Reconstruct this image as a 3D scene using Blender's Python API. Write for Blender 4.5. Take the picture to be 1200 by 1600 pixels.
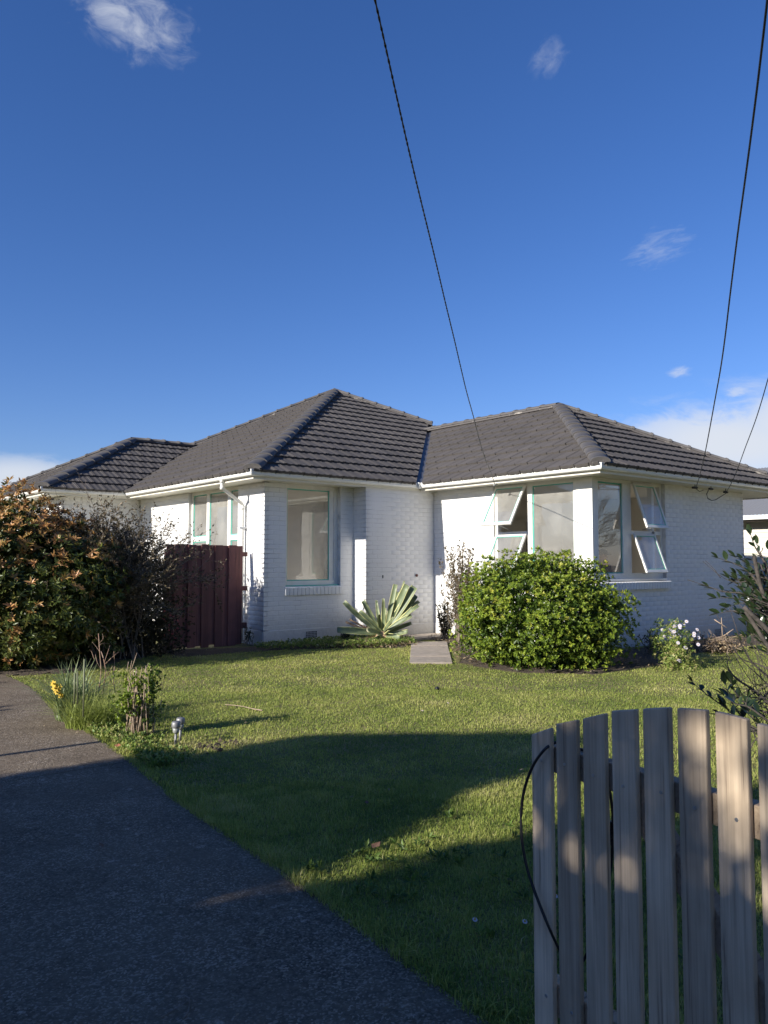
import bpy, math, random
import numpy as np
from mathutils import Vector, Matrix, noise as mnoise
random.seed(7); rng = np.random.default_rng(7)
for o in list(bpy.data.objects): bpy.data.objects.remove(o, do_unlink=True)
S = bpy.context.scene; COL = S.collection
R = math.radians

# ------------------------------------------------------------ camera, sky, sun, exposure
# World axes follow the house walls: +X runs along the street-side walls, +Y away from the street.
CAM = Vector((0, 0, 1.5)); FPX = 1240.0
AZ = R(50.5); PITCH = math.atan(78 / 1240)
cd = bpy.data.cameras.new('camera'); cam = bpy.data.objects.new('camera', cd); COL.objects.link(cam)
cam.location = CAM; cam.rotation_euler = (math.pi/2 + PITCH, 0, AZ - math.pi/2)
cd.sensor_fit = 'VERTICAL'; cd.sensor_height = 32; cd.lens = 24.8; cd.clip_start = 0.05; cd.clip_end = 2000
S.camera = cam
SUN_EL = R(21.8)
SUN_D = Vector((1, -0.032, -math.tan(SUN_EL))).normalized()     # direction the light travels
sl = bpy.data.lights.new('sun', 'SUN'); sl.energy = 5.0; sl.angle = R(0.53); sl.color = (1.0, 0.945, 0.86)
sun = bpy.data.objects.new('sun', sl); COL.objects.link(sun); sun.location = (-20, 1, 10)
sun.rotation_euler = SUN_D.to_track_quat('-Z', 'Y').to_euler()
S.view_settings.view_transform = 'Standard'; S.view_settings.look = 'None'
S.view_settings.exposure = 0.62; S.view_settings.gamma = 1.0; S.view_settings.use_curve_mapping = False

def ray(px, py):
    """direction of the line of sight through a point of the photograph (used to lay things out on real planes)"""
    F = Vector((math.cos(AZ)*math.cos(PITCH), math.sin(AZ)*math.cos(PITCH), math.sin(PITCH)))
    Rt = Vector((math.sin(AZ), -math.cos(AZ), 0)); U = Rt.cross(F)
    return F*FPX + Rt*(px-600) - U*(py-800)
def on(px, py, ax, v):
    d = ray(px, py); i = 'xyz'.index(ax); return CAM + d*((v-CAM[i])/d[i])
def at(px, py, dist):
    d = ray(px, py); h = math.hypot(d.x, d.y); return CAM + d*(dist/h)

# world: Nishita sky plus clouds placed by direction
W = bpy.data.worlds.new('World'); S.world = W; W.use_nodes = True
nt = W.node_tree; nt.nodes.clear()
def N(t, tree=None, **k):
    n = (tree or nt).nodes.new(t)
    for a, b in k.items(): setattr(n, a, b)
    return n
out = N('ShaderNodeOutputWorld'); bg = N('ShaderNodeBackground'); bgc = N('ShaderNodeBackground'); mix = N('ShaderNodeMixShader')
sky = N('ShaderNodeTexSky', sky_type='NISHITA', sun_disc=False, sun_elevation=SUN_EL, sun_rotation=math.atan2(-SUN_D.x, -SUN_D.y) % (2*math.pi))
sky.altitude = 0; sky.air_density = 1.05; sky.dust_density = 0.15; sky.ozone_density = 4.0
hs = N('ShaderNodeHueSaturation'); hs.inputs['Saturation'].default_value = 1.16; hs.inputs['Value'].default_value = 1.0
wb = N('ShaderNodeVectorMath', operation='MULTIPLY'); wb.inputs[1].default_value = (1.04, 1.0, 1.33)   # camera white balance of the blue sky
nt.links.new(sky.outputs[0], hs.inputs['Color']); nt.links.new(hs.outputs[0], wb.inputs[0]); nt.links.new(wb.outputs[0], bg.inputs[0]); bg.inputs[1].default_value = 0.071
bgc.inputs[0].default_value = (0.86, 0.91, 1.0, 1); bgc.inputs[1].default_value = 0.56
tc = N('ShaderNodeTexCoord')
def cloud_mask(px, py, sx, sy, lo, hi, nscale, stretch=1.6, tilt=0.0, off=0.0):
    d = ray(px, py).normalized(); rt = Vector((d.y, -d.x, 0)).normalized(); up = rt.cross(d)
    rt2 = rt*math.cos(tilt)+up*math.sin(tilt); up2 = up*math.cos(tilt)-rt*math.sin(tilt)
    du = N('ShaderNodeVectorMath', operation='DOT_PRODUCT'); nt.links.new(tc.outputs['Generated'], du.inputs[0]); du.inputs[1].default_value = rt2/sx
    dv = N('ShaderNodeVectorMath', operation='DOT_PRODUCT'); nt.links.new(tc.outputs['Generated'], dv.inputs[0]); dv.inputs[1].default_value = up2/sy
    dw = N('ShaderNodeVectorMath', operation='DOT_PRODUCT'); nt.links.new(tc.outputs['Generated'], dw.inputs[0]); dw.inputs[1].default_value = d
    cb = N('ShaderNodeCombineXYZ'); nt.links.new(du.outputs['Value'], cb.inputs[0]); nt.links.new(dv.outputs['Value'], cb.inputs[1])
    ln = N('ShaderNodeVectorMath', operation='LENGTH'); nt.links.new(cb.outputs[0], ln.inputs[0])
    mr = N('ShaderNodeMapRange'); nt.links.new(ln.outputs['Value'], mr.inputs[0]); mr.inputs[1].default_value = 0.1; mr.inputs[2].default_value = 1.0; mr.inputs[3].default_value = 1; mr.inputs[4].default_value = 0
    mr.interpolation_type = 'SMOOTHSTEP'
    sc = N('ShaderNodeVectorMath', operation='MULTIPLY_ADD'); nt.links.new(cb.outputs[0], sc.inputs[0]); sc.inputs[1].default_value = (nscale, nscale*stretch*sy/sx, 1); sc.inputs[2].default_value = (off, off*.7, off)
    nz = N('ShaderNodeTexNoise'); nt.links.new(sc.outputs[0], nz.inputs['Vector']); nz.inputs['Scale'].default_value = 1.0; nz.inputs['Detail'].default_value = 8; nz.inputs['Roughness'].default_value = 0.62; nz.inputs['Distortion'].default_value = 0.5
    a = N('ShaderNodeMath', operation='MULTIPLY_ADD'); nt.links.new(mr.outputs[0], a.inputs[0]); a.inputs[1].default_value = 0.62; nt.links.new(nz.outputs[0], a.inputs[2])
    m2 = N('ShaderNodeMapRange'); nt.links.new(a.outputs[0], m2.inputs[0]); m2.inputs[1].default_value = lo; m2.inputs[2].default_value = hi; m2.interpolation_type = 'SMOOTHSTEP'
    f = N('ShaderNodeMath', operation='MULTIPLY'); nt.links.new(m2.outputs[0], f.inputs[0]); nt.links.new(mr.outputs[0], f.inputs[1])
    f2 = N('ShaderNodeMath', operation='GREATER_THAN'); nt.links.new(dw.outputs['Value'], f2.inputs[0]); f2.inputs[1].default_value = 0
    f3 = N('ShaderNodeMath', operation='MULTIPLY'); nt.links.new(f.outputs[0], f3.inputs[0]); nt.links.new(f2.outputs[0], f3.inputs[1])
    return f3.outputs[0]
cm = [
 (cloud_mask(1140, 692, .235, .078, .62, 1.02, 4.6, 2.2, -0.10, 3.1), .95),
 (cloud_mask(1330, 660, .30, .105, .66, 1.0, 3.0, 2.2, 0, 9.3), 1.0),
 (cloud_mask(20, 745, .14, .038, .60, .95, 2.2, 2.6, .05, 5.2), .85),
 (cloud_mask(212, 34, .115, .070, .76, 1.34, 3.8, 1.5, -.15, 1.7), .62),
 (cloud_mask(855, 92, .045, .036, .78, 1.42, 2.6, 1.3, .7, 2.4), .24),
 (cloud_mask(1030, 385, .085, .045, .86, 1.36, 4.2, 3.4, .2, 3.7), .22),
 (cloud_mask(1062, 580, .03, .014, .82, 1.25, 1.5, 2.2, .1, 4.4), .5),
 (cloud_mask(1155, 612, .03, .014, .72, 1.2, 1.5, 2.2, .1, 8.4), .6),
 (cloud_mask(-900, 700, .5, .10, .78, 1.12, 4.5, 2.0, 0, 12.4), .9),
]
tot = None
for s_, w_ in cm:
    m = N('ShaderNodeMath', operation='MULTIPLY'); nt.links.new(s_, m.inputs[0]); m.inputs[1].default_value = w_
    if tot is None: tot = m.outputs[0]
    else:
        a = N('ShaderNodeMath', operation='MAXIMUM'); nt.links.new(tot, a.inputs[0]); nt.links.new(m.outputs[0], a.inputs[1]); tot = a.outputs[0]
nt.links.new(tot, mix.inputs[0]); nt.links.new(bg.outputs[0], mix.inputs[1]); nt.links.new(bgc.outputs[0], mix.inputs[2]); nt.links.new(mix.outputs[0], out.inputs[0])

# ------------------------------------------------------------ materials
def mat(name, col, rough=.6, col2=None, nscale=8, ndet=4, mixr=(.35, .65), bump=0, bscale=40, bdist=.01, spec=.5, stretch=(1,1,1), metallic=0, extra=None, coat=0):
    m = bpy.data.materials.new(name); m.use_nodes = True; t = m.node_tree; b = t.nodes['Principled BSDF']
    b.inputs['Roughness'].default_value = rough; b.inputs['Base Color'].default_value = (*col, 1)
    b.inputs['Specular IOR Level'].default_value = spec; b.inputs['Metallic'].default_value = metallic; b.inputs['Coat Weight'].default_value = coat
    tcn = t.nodes.new('ShaderNodeTexCoord'); mp = t.nodes.new('ShaderNodeMapping'); t.links.new(tcn.outputs['Object'], mp.inputs[0]); mp.inputs['Scale'].default_value = stretch
    oi = t.nodes.new('ShaderNodeObjectInfo'); ad = t.nodes.new('ShaderNodeVectorMath'); ad.operation = 'ADD'
    t.links.new(mp.outputs[0], ad.inputs[0]); ml = t.nodes.new('ShaderNodeMath'); ml.operation = 'MULTIPLY'; t.links.new(oi.outputs['Random'], ml.inputs[0]); ml.inputs[1].default_value = 37
    t.links.new(ml.outputs[0], ad.inputs[1])
    m['_v'] = 1
    if col2 is not None:
        nz = t.nodes.new('ShaderNodeTexNoise'); nz.inputs['Scale'].default_value = nscale; nz.inputs['Detail'].default_value = ndet; nz.inputs['Roughness'].default_value = .65
        t.links.new(ad.outputs[0], nz.inputs['Vector'])
        mr = t.nodes.new('ShaderNodeMapRange'); t.links.new(nz.outputs[0], mr.inputs[0]); mr.inputs[1].default_value = mixr[0]; mr.inputs[2].default_value = mixr[1]
        mx = t.nodes.new('ShaderNodeMix'); mx.data_type = 'RGBA'; t.links.new(mr.outputs[0], mx.inputs[0]); mx.inputs[6].default_value = (*col, 1); mx.inputs[7].default_value = (*col2, 1)
        t.links.new(mx.outputs[2], b.inputs['Base Color'])
    if bump:
        n2 = t.nodes.new('ShaderNodeTexNoise'); n2.inputs['Scale'].default_value = bscale; n2.inputs['Detail'].default_value = 4
        t.links.new(ad.outputs[0], n2.inputs['Vector'])
        bp = t.nodes.new('ShaderNodeBump'); bp.inputs['Strength'].default_value = bump; bp.inputs['Distance'].default_value = bdist
        t.links.new(n2.outputs[0], bp.inputs['Height']); t.links.new(bp.outputs[0], b.inputs['Normal'])
    if extra: extra(t, b, ad)
    return m
def leafmat(name, cols, rough=.5, transl=.25, spec=.4):
    """foliage: leaf colour from each leaf's own 'tint'"""
    m = bpy.data.materials.new(name); m.use_nodes = True; t = m.node_tree; b = t.nodes['Principled BSDF']
    at_ = t.nodes.new('ShaderNodeAttribute'); at_.attribute_name = 'tint'
    cr = t.nodes.new('ShaderNodeValToRGB'); t.links.new(at_.outputs['Fac'], cr.inputs[0])
    el = cr.color_ramp.elements
    el[0].position = 0; el[0].color = (*cols[0], 1); el[1].position = 1; el[1].color = (*cols[-1], 1)
    for i, c in enumerate(cols[1:-1]):
        e = el.new((i+1)/(len(cols)-1)); e.color = (*c, 1)
    t.links.new(cr.outputs[0], b.inputs['Base Color']); b.inputs['Roughness'].default_value = rough; b.inputs['Specular IOR Level'].default_value = spec
    tr = t.nodes.new('ShaderNodeBsdfTranslucent'); t.links.new(cr.outputs[0], tr.inputs[0])
    mx = t.nodes.new('ShaderNodeMixShader'); mx.inputs[0].default_value = transl
    t.links.new(b.outputs[0], mx.inputs[1]); t.links.new(tr.outputs[0], mx.inputs[2]); t.links.new(mx.outputs[0], t.nodes['Material Output'].inputs[0])
    return m
def glassmat(name, tint=(1,1,1), base=.06, veil=1.0):  # a pale diffuse veil mixed into the glass brightens the panes
    m = bpy.data.materials.new(name); m.use_nodes = True; t = m.node_tree; t.nodes.clear()
    o = t.nodes.new('ShaderNodeOutputMaterial'); tr = t.nodes.new('ShaderNodeBsdfTransparent'); tr.inputs[0].default_value = (*tint, 1)
    gl = t.nodes.new('ShaderNodeBsdfGlossy'); gl.inputs['Roughness'].default_value = .012
    df = t.nodes.new('ShaderNodeBsdfDiffuse'); df.inputs[0].default_value = (.82, .80, .73, 1)
    fr = t.nodes.new('ShaderNodeFresnel'); fr.inputs[0].default_value = 1.5
    ma = t.nodes.new('ShaderNodeMath'); ma.operation = 'MULTIPLY_ADD'; ma.inputs[1].default_value = 1.7; ma.inputs[2].default_value = base; ma.use_clamp = True
    t.links.new(fr.outputs[0], ma.inputs[0])
    bp = t.nodes.new('ShaderNodeBump'); nz = t.nodes.new('ShaderNodeTexNoise'); nz.inputs['Scale'].default_value = 1.6; bp.inputs['Strength'].default_value = .05; bp.inputs['Distance'].default_value = .02
    t.links.new(nz.outputs[0], bp.inputs['Height']); t.links.new(bp.outputs[0], gl.inputs['Normal'])
    mx = t.nodes.new('ShaderNodeMixShader'); t.links.new(ma.outputs[0], mx.inputs[0]); t.links.new(tr.outputs[0], mx.inputs[1]); t.links.new(gl.outputs[0], mx.inputs[2])
    nd = t.nodes.new('ShaderNodeTexNoise'); nd.inputs['Scale'].default_value = 2.2; nd.inputs['Detail'].default_value = 6
    mr = t.nodes.new('ShaderNodeMapRange'); t.links.new(nd.outputs[0], mr.inputs[0]); mr.inputs[1].default_value = .4; mr.inputs[2].default_value = .75; mr.inputs[3].default_value = .19*veil; mr.inputs[4].default_value = .33*veil
    tcn = t.nodes.new('ShaderNodeTexCoord'); t.links.new(tcn.outputs['Object'], nd.inputs['Vector'])
    m2 = t.nodes.new('ShaderNodeMixShader'); t.links.new(mr.outputs[0], m2.inputs[0]); t.links.new(mx.outputs[0], m2.inputs[1]); t.links.new(df.outputs[0], m2.inputs[2])
    t.links.new(m2.outputs[0], o.inputs[0]); return m

def brick_extra(t, b, ad):
    # weathered paint: faint worn spots showing darker render
    ge = t.nodes.new('ShaderNodeNewGeometry')
    nz = t.nodes.new('ShaderNodeTexNoise'); nz.inputs['Scale'].default_value = 24; nz.inputs['Detail'].default_value = 8; nz.inputs['Roughness'].default_value = .7
    t.links.new(ge.outputs['Position'], nz.inputs['Vector'])
    mr = t.nodes.new('ShaderNodeMapRange'); t.links.new(nz.outputs[0], mr.inputs[0]); mr.inputs[1].default_value = .66; mr.inputs[2].default_value = .76; mr.inputs[4].default_value = .55
    n3 = t.nodes.new('ShaderNodeTexNoise'); n3.inputs['Scale'].default_value = 1.1; n3.inputs['Detail'].default_value = 5
    t.links.new(ge.outputs['Position'], n3.inputs['Vector'])
    m1 = t.nodes.new('ShaderNodeMix'); m1.data_type = 'RGBA'; t.links.new(n3.outputs[0], m1.inputs[0]); m1.inputs[6].default_value = (.79, .78, .755, 1); m1.inputs[7].default_value = (.69, .69, .675, 1)
    m2 = t.nodes.new('ShaderNodeMix'); m2.data_type = 'RGBA'; t.links.new(mr.outputs[0], m2.inputs[0]); t.links.new(m1.outputs[2], m2.inputs[6]); m2.inputs[7].default_value = (.50, .48, .45, 1)
    # splashed dirt near the ground
    sp = t.nodes.new('ShaderNodeSeparateXYZ'); t.links.new(ge.outputs['Position'], sp.inputs[0])
    m3 = t.nodes.new('ShaderNodeMath'); m3.operation = 'MULTIPLY_ADD'; t.links.new(nz.outputs[0], m3.inputs[0]); m3.inputs[1].default_value = -.7; t.links.new(sp.outputs[2], m3.inputs[2])
    m4 = t.nodes.new('ShaderNodeMapRange'); t.links.new(m3.outputs[0], m4.inputs[0]); m4.inputs[1].default_value = -.34; m4.inputs[2].default_value = .26; m4.inputs[3].default_value = .75; m4.inputs[4].default_value = 0
    m5 = t.nodes.new('ShaderNodeMix'); m5.data_type = 'RGBA'; t.links.new(m4.outputs[0], m5.inputs[0]); t.links.new(m2.outputs[2], m5.inputs[6]); m5.inputs[7].default_value = (.42, .40, .36, 1)
    t.links.new(m5.outputs[2], b.inputs['Base Color'])
    bp = t.nodes.new('ShaderNodeBump'); bp.inputs['Strength'].default_value = .5; bp.inputs['Distance'].default_value = .004
    n4 = t.nodes.new('ShaderNodeTexNoise'); n4.inputs['Scale'].default_value = 70; n4.inputs['Detail'].default_value = 3; t.links.new(ge.outputs['Position'], n4.inputs['Vector'])
    t.links.new(n4.outputs[0], bp.inputs['Height']); t.links.new(bp.outputs[0], b.inputs['Normal'])
M = {}
M['brick'] = mat('white_painted_brick', (.78,.78,.77), .62, extra=brick_extra)
M['mortar'] = mat('painted_mortar', (.50,.49,.48), .8, (.75,.74,.72), 2.6, 9, (.36,.56))
M['plinth'] = mat('painted_plinth', (.66,.67,.67), .75, extra=brick_extra)
M['trim'] = mat('white_gloss_trim', (.80,.79,.74), .28, (.74,.73,.68), 5, bump=.1, bscale=9)
M['soffit'] = mat('cream_soffit', (.72,.69,.60), .55, (.66,.63,.54), 4)
M['frame'] = mat('cream_window_paint', (.78,.76,.70), .35, (.72,.70,.64), 6)
M['tape'] = mat('green_masking_tape', (.07,.42,.33), .6, (.11,.48,.38), 30)
M['glass'] = glassmat('window_glass'); M['glass_thin_veil'] = glassmat('thin_veil_window_glass', base=.09, veil=.3)
M['inside'] = mat('interior_plaster', (.84,.81,.74), .8, (.81,.78,.71), 3)
M['floor_in'] = mat('interior_boards', (.58,.54,.46), .7, (.52,.48,.41), 20)
M['dark'] = mat('dark_void', (.02,.02,.02), .9)
def tile_extra(t, b, ad):
    ge = t.nodes.new('ShaderNodeNewGeometry'); nz = t.nodes.new('ShaderNodeTexNoise'); nz.inputs['Scale'].default_value = 1.3; nz.inputs['Detail'].default_value = 8
    t.links.new(ge.outputs['Position'], nz.inputs['Vector'])
    oi = t.nodes.new('ShaderNodeObjectInfo')
    a = t.nodes.new('ShaderNodeMath'); a.operation = 'MULTIPLY_ADD'; t.links.new(oi.outputs['Random'], a.inputs[0]); a.inputs[1].default_value = .35; t.links.new(nz.outputs[0], a.inputs[2])
    mr = t.nodes.new('ShaderNodeMapRange'); t.links.new(a.outputs[0], mr.inputs[0]); mr.inputs[1].default_value = .3; mr.inputs[2].default_value = 1.05
    mx = t.nodes.new('ShaderNodeMix'); mx.data_type = 'RGBA'; t.links.new(mr.outputs[0], mx.inputs[0]); mx.inputs[6].default_value = (.078,.071,.066,1); mx.inputs[7].default_value = (.112,.101,.094,1)
    n5 = t.nodes.new('ShaderNodeTexNoise'); n5.inputs['Scale'].default_value = 19; n5.inputs['Detail'].default_value = 6; n5.inputs['Roughness'].default_value = .7; t.links.new(ge.outputs['Position'], n5.inputs['Vector'])
    m5 = t.nodes.new('ShaderNodeMapRange'); t.links.new(n5.outputs[0], m5.inputs[0]); m5.inputs[1].default_value = .64; m5.inputs[2].default_value = .74; m5.inputs[4].default_value = .5
    m6 = t.nodes.new('ShaderNodeMix'); m6.data_type = 'RGBA'; t.links.new(m5.outputs[0], m6.inputs[0]); t.links.new(mx.outputs[2], m6.inputs[6]); m6.inputs[7].default_value = (.22,.20,.185,1)
    t.links.new(m6.outputs[2], b.inputs['Base Color'])
M['tile'] = mat('charcoal_concrete_tile', (.06,.055,.052), .8, spec=.22, extra=tile_extra, bump=.35, bscale=130, bdist=.003)
M['cap'] = mat('charcoal_ridge_cap', (.118,.107,.099), .75, (.09,.085,.08), 9, bump=.3, bscale=60, bdist=.004)
M['valley'] = mat('valley_metal', (.05,.055,.07), .4)
M['mortar_r'] = mat('ridge_mortar', (.11,.10,.095), .9, (.34,.31,.27), 3.2, 5, (.57,.64), bump=.8, bscale=50, bdist=.02)
def wood_extra(c1, c2, c3, sc=1.0, axis=2):
    def f(t, b, ad):
        mp = t.nodes.new('ShaderNodeMapping'); s_ = [34*sc]*3; s_[axis] = 1.1*sc; mp.inputs['Scale'].default_value = s_
        t.links.new(ad.outputs[0], mp.inputs[0])
        nz = t.nodes.new('ShaderNodeTexNoise'); nz.inputs['Scale'].default_value = 1; nz.inputs['Detail'].default_value = 6; nz.inputs['Roughness'].default_value = .6; nz.inputs['Distortion'].default_value = 1.2; t.links.new(mp.outputs[0], nz.inputs['Vector'])
        mp2 = t.nodes.new('ShaderNodeMapping'); s2 = [150*sc]*3; s2[axis] = 3*sc; mp2.inputs['Scale'].default_value = s2; t.links.new(ad.outputs[0], mp2.inputs[0])
        n2 = t.nodes.new('ShaderNodeTexNoise'); n2.inputs['Scale'].default_value = 1; n2.inputs['Detail'].default_value = 4; t.links.new(mp2.outputs[0], n2.inputs['Vector'])
        n3 = t.nodes.new('ShaderNodeTexNoise'); n3.inputs['Scale'].default_value = 4; n3.inputs['Detail'].default_value = 4; t.links.new(ad.outputs[0], n3.inputs['Vector'])
        a = t.nodes.new('ShaderNodeMath'); a.operation = 'MULTIPLY_ADD'; t.links.new(n2.outputs[0], a.inputs[0]); a.inputs[1].default_value = .45; t.links.new(nz.outputs[0], a.inputs[2])
        cr = t.nodes.new('ShaderNodeValToRGB'); t.links.new(a.outputs[0], cr.inputs[0]); e = cr.color_ramp.elements
        e[0].position = .50; e[0].color = (*c1, 1); e[1].position = .86; e[1].color = (*c2, 1); q = e.new(.62); q.color = (*[(x*2+y)/3 for x, y in zip(c2, c1)], 1)
        mr = t.nodes.new('ShaderNodeMapRange'); t.links.new(n3.outputs[0], mr.inputs[0]); mr.inputs[1].default_value = .4; mr.inputs[2].default_value = .7; mr.inputs[4].default_value = .7
        mx = t.nodes.new('ShaderNodeMix'); mx.data_type = 'RGBA'; mx.blend_type = 'MULTIPLY'; t.links.new(mr.outputs[0], mx.inputs[0]); t.links.new(cr.outputs[0], mx.inputs[6]); mx.inputs[7].default_value = (*c3, 1)
        oi = t.nodes.new('ShaderNodeObjectInfo'); rb = t.nodes.new('ShaderNodeMapRange'); t.links.new(oi.outputs['Random'], rb.inputs[0]); rb.inputs[3].default_value = .78; rb.inputs[4].default_value = 1.25
        vs_ = t.nodes.new('ShaderNodeVectorMath'); vs_.operation = 'SCALE'; t.links.new(mx.outputs[2], vs_.inputs[0]); t.links.new(rb.outputs[0], vs_.inputs['Scale'])
        t.links.new(vs_.outputs[0], b.inputs['Base Color'])
        bp = t.nodes.new('ShaderNodeBump'); bp.inputs['Strength'].default_value = .8; bp.inputs['Distance'].default_value = .003; t.links.new(a.outputs[0], bp.inputs['Height']); t.links.new(bp.outputs[0], b.inputs['Normal'])
    return f
M['picket'] = mat('weathered_pine', (.3,.25,.2), .62, extra=wood_extra((.13,.095,.065), (.62,.50,.36), (.66,.61,.56)))
M['rail'] = mat('weathered_rail', (.3,.25,.2), .7, extra=wood_extra((.17,.12,.085), (.48,.37,.26), (.8,.78,.75), axis=0))
M['redwood'] = mat('red_stained_paling', (.1,.04,.04), .7, extra=wood_extra((.060,.020,.020), (.21,.080,.070), (.7,.7,.75), .6))
M['darkwood'] = mat('dark_lattice_wood', (.06,.045,.035), .8, (.10,.08,.065), 12)
M['black'] = mat('black_rubber', (.012,.012,.014), .45)
M['galv'] = mat('galvanised_metal', (.45,.46,.48), .35, (.38,.39,.4), 12, metallic=.8)
M['steel'] = mat('brushed_steel', (.24,.24,.24), .55, metallic=.5)
M['lens'] = mat('clear_plastic', (.28,.29,.27), .4)
def asphalt_extra(t, b, ad):
    L=t.links.new; ge = t.nodes.new('ShaderNodeNewGeometry')
    def noise(sc,det=6,rough=.65,dist=0):
        n=t.nodes.new('ShaderNodeTexNoise'); n.inputs['Scale'].default_value=sc; n.inputs['Detail'].default_value=det; n.inputs['Roughness'].default_value=rough; n.inputs['Distortion'].default_value=dist; L(ge.outputs['Position'],n.inputs['Vector']); return n.outputs[0]
    def rng_(v,a,b_,c,d):
        m=t.nodes.new('ShaderNodeMapRange'); L(v,m.inputs[0]); m.inputs[1].default_value=a; m.inputs[2].default_value=b_; m.inputs[3].default_value=c; m.inputs[4].default_value=d; return m.outputs[0]
    def mixc(f,c1,c2):
        m=t.nodes.new('ShaderNodeMix'); m.data_type='RGBA'; L(f,m.inputs[0])
        for i,c in ((6,c1),(7,c2)):
            if isinstance(c,tuple): m.inputs[i].default_value=(*c,1)
            else: L(c,m.inputs[i])
        return m.outputs[2]
    def mul(a_,b_):
        m=t.nodes.new('ShaderNodeMath'); m.operation='MULTIPLY'; L(a_,m.inputs[0])
        if isinstance(b_,float): m.inputs[1].default_value=b_
        else: L(b_,m.inputs[1])
        return m.outputs[0]
    vo = t.nodes.new('ShaderNodeTexVoronoi'); vo.inputs['Scale'].default_value = 120; L(ge.outputs['Position'], vo.inputs['Vector'])
    sv = t.nodes.new('ShaderNodeSeparateColor'); L(vo.outputs['Color'], sv.inputs[0])
    base = mixc(rng_(noise(1.3,9,.7),.36,.64,0,1),(.048,.036,.025),(.15,.117,.082))
    base = mixc(rng_(noise(38,8,.8),.35,.7,0,1),base,(.205,.16,.112))
    stones = mul(rng_(sv.outputs[0],.60,.95,0,1),rng_(noise(2.2,5),.35,.6,.35,1))
    base = mixc(stones,base,(.34,.28,.21))
    lime = mul(rng_(noise(16,12,.85,.3),.55,.62,0,1),rng_(noise(1.6,5),.42,.60,.1,1))
    base = mixc(lime,base,(.46,.40,.32))
    moss = mul(rng_(noise(5,8,.7),.60,.70,0,1),rng_(noise(.7,3),.52,.62,0,.9))
    base = mixc(moss,base,(.035,.042,.012))
    stain = rng_(noise(.55,5,.6),.58,.72,0,.6); base = mixc(stain,base,(.055,.045,.036))
    L(base,b.inputs['Base Color'])
    bp = t.nodes.new('ShaderNodeBump'); bp.inputs['Strength'].default_value=.8; bp.inputs['Distance'].default_value=.005; bp.invert=True
    L(vo.outputs['Distance'],bp.inputs['Height']); b2 = t.nodes.new('ShaderNodeBump'); b2.inputs['Strength'].default_value=.6; b2.inputs['Distance'].default_value=.02; L(noise(20,8,.7),b2.inputs['Height']); L(bp.outputs[0],b2.inputs['Normal']); L(b2.outputs[0],b.inputs['Normal'])
M['drive'] = mat('exposed_aggregate', (.1,.1,.1), .9, spec=.2, extra=asphalt_extra)
M['soil'] = mat('soil', (.055,.04,.028), .95, (.10,.075,.05), 9, 8, bump=1, bscale=35, bdist=.03)
def lawn_extra(t, b, ad):
    ge = t.nodes.new('ShaderNodeNewGeometry')
    nz = t.nodes.new('ShaderNodeTexNoise'); nz.inputs['Scale'].default_value = .8; nz.inputs['Detail'].default_value = 8; nz.inputs['Roughness'].default_value = .65; t.links.new(ge.outputs['Position'], nz.inputs['Vector'])
    cr = t.nodes.new('ShaderNodeValToRGB'); t.links.new(nz.outputs[0], cr.inputs[0]); e = cr.color_ramp.elements
    e[0].position = .35; e[0].color = (.17,.18,.045,1); e[1].position = .68; e[1].color = (.33,.27,.11,1)
    n2 = t.nodes.new('ShaderNodeTexNoise'); n2.inputs['Scale'].default_value = 60; n2.inputs['Detail'].default_value = 6; t.links.new(ge.outputs['Position'], n2.inputs['Vector'])
    mr = t.nodes.new('ShaderNodeMapRange'); t.links.new(n2.outputs[0], mr.inputs[0]); mr.inputs[1].default_value = .3; mr.inputs[2].default_value = .7; mr.inputs[3].default_value = .4; mr.inputs[4].default_value = 1.3
    mx = t.nodes.new('ShaderNodeVectorMath'); mx.operation = 'SCALE'; t.links.new(cr.outputs[0], mx.inputs[0]); t.links.new(mr.outputs[0], mx.inputs['Scale'])
    t.links.new(mx.outputs[0], b.inputs['Base Color'])
    bp = t.nodes.new('ShaderNodeBump'); bp.inputs['Strength'].default_value = 1; bp.inputs['Distance'].default_value = .03; t.links.new(n2.outputs[0], bp.inputs['Height']); t.links.new(bp.outputs[0], b.inputs['Normal'])
M['lawn'] = mat('lawn_thatch', (.07,.09,.03), .95, extra=lawn_extra)
M['grass'] = leafmat('grass_blades', [(.15,.215,.045), (.33,.395,.085), (.47,.48,.14), (.60,.54,.27)], .6, .42, .2)
M['green'] = leafmat('bright_green_leaves', [(.04,.075,.014), (.14,.21,.025), (.27,.35,.040), (.44,.43,.07)], .36, .32)
M['pieris'] = leafmat('rust_tipped_leaves', [(.035,.055,.012), (.13,.16,.035), (.38,.24,.07), (.60,.32,.13)], .4, .25)
M['brownleaf'] = leafmat('dull_brown_leaves', [(.035,.033,.016), (.085,.072,.036), (.16,.125,.07), (.26,.20,.12)], .5, .2)
M['shade_fill'] = mat('shade_core_fill', (.03,.045,.02), .9, (.02,.03,.014), 12)  # fill of the unseen slabs that block sunlight inside the evergreens
M['darkleaf'] = leafmat('glossy_dark_leaves', [(.012,.028,.010), (.022,.045,.016), (.035,.06,.02)], .28, .08)
M['weed'] = leafmat('weed_leaves', [(.07,.12,.03), (.18,.27,.05), (.32,.38,.09), (.46,.40,.18)], .5, .3)
M['strap'] = leafmat('bluish_strap_leaves', [(.08,.12,.045), (.19,.25,.10), (.34,.38,.17)], .45, .25)
M['litter'] = leafmat('dry_litter', [(.10,.065,.035), (.25,.18,.10), (.42,.34,.22)], .85, .1)
M['petal'] = leafmat('white_petals', [(.75,.70,.78), (.85,.83,.86)], .5, .3)
M['yellow'] = leafmat('yellow_petals', [(.80,.55,.02), (.85,.65,.04)], .5, .3)
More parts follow.
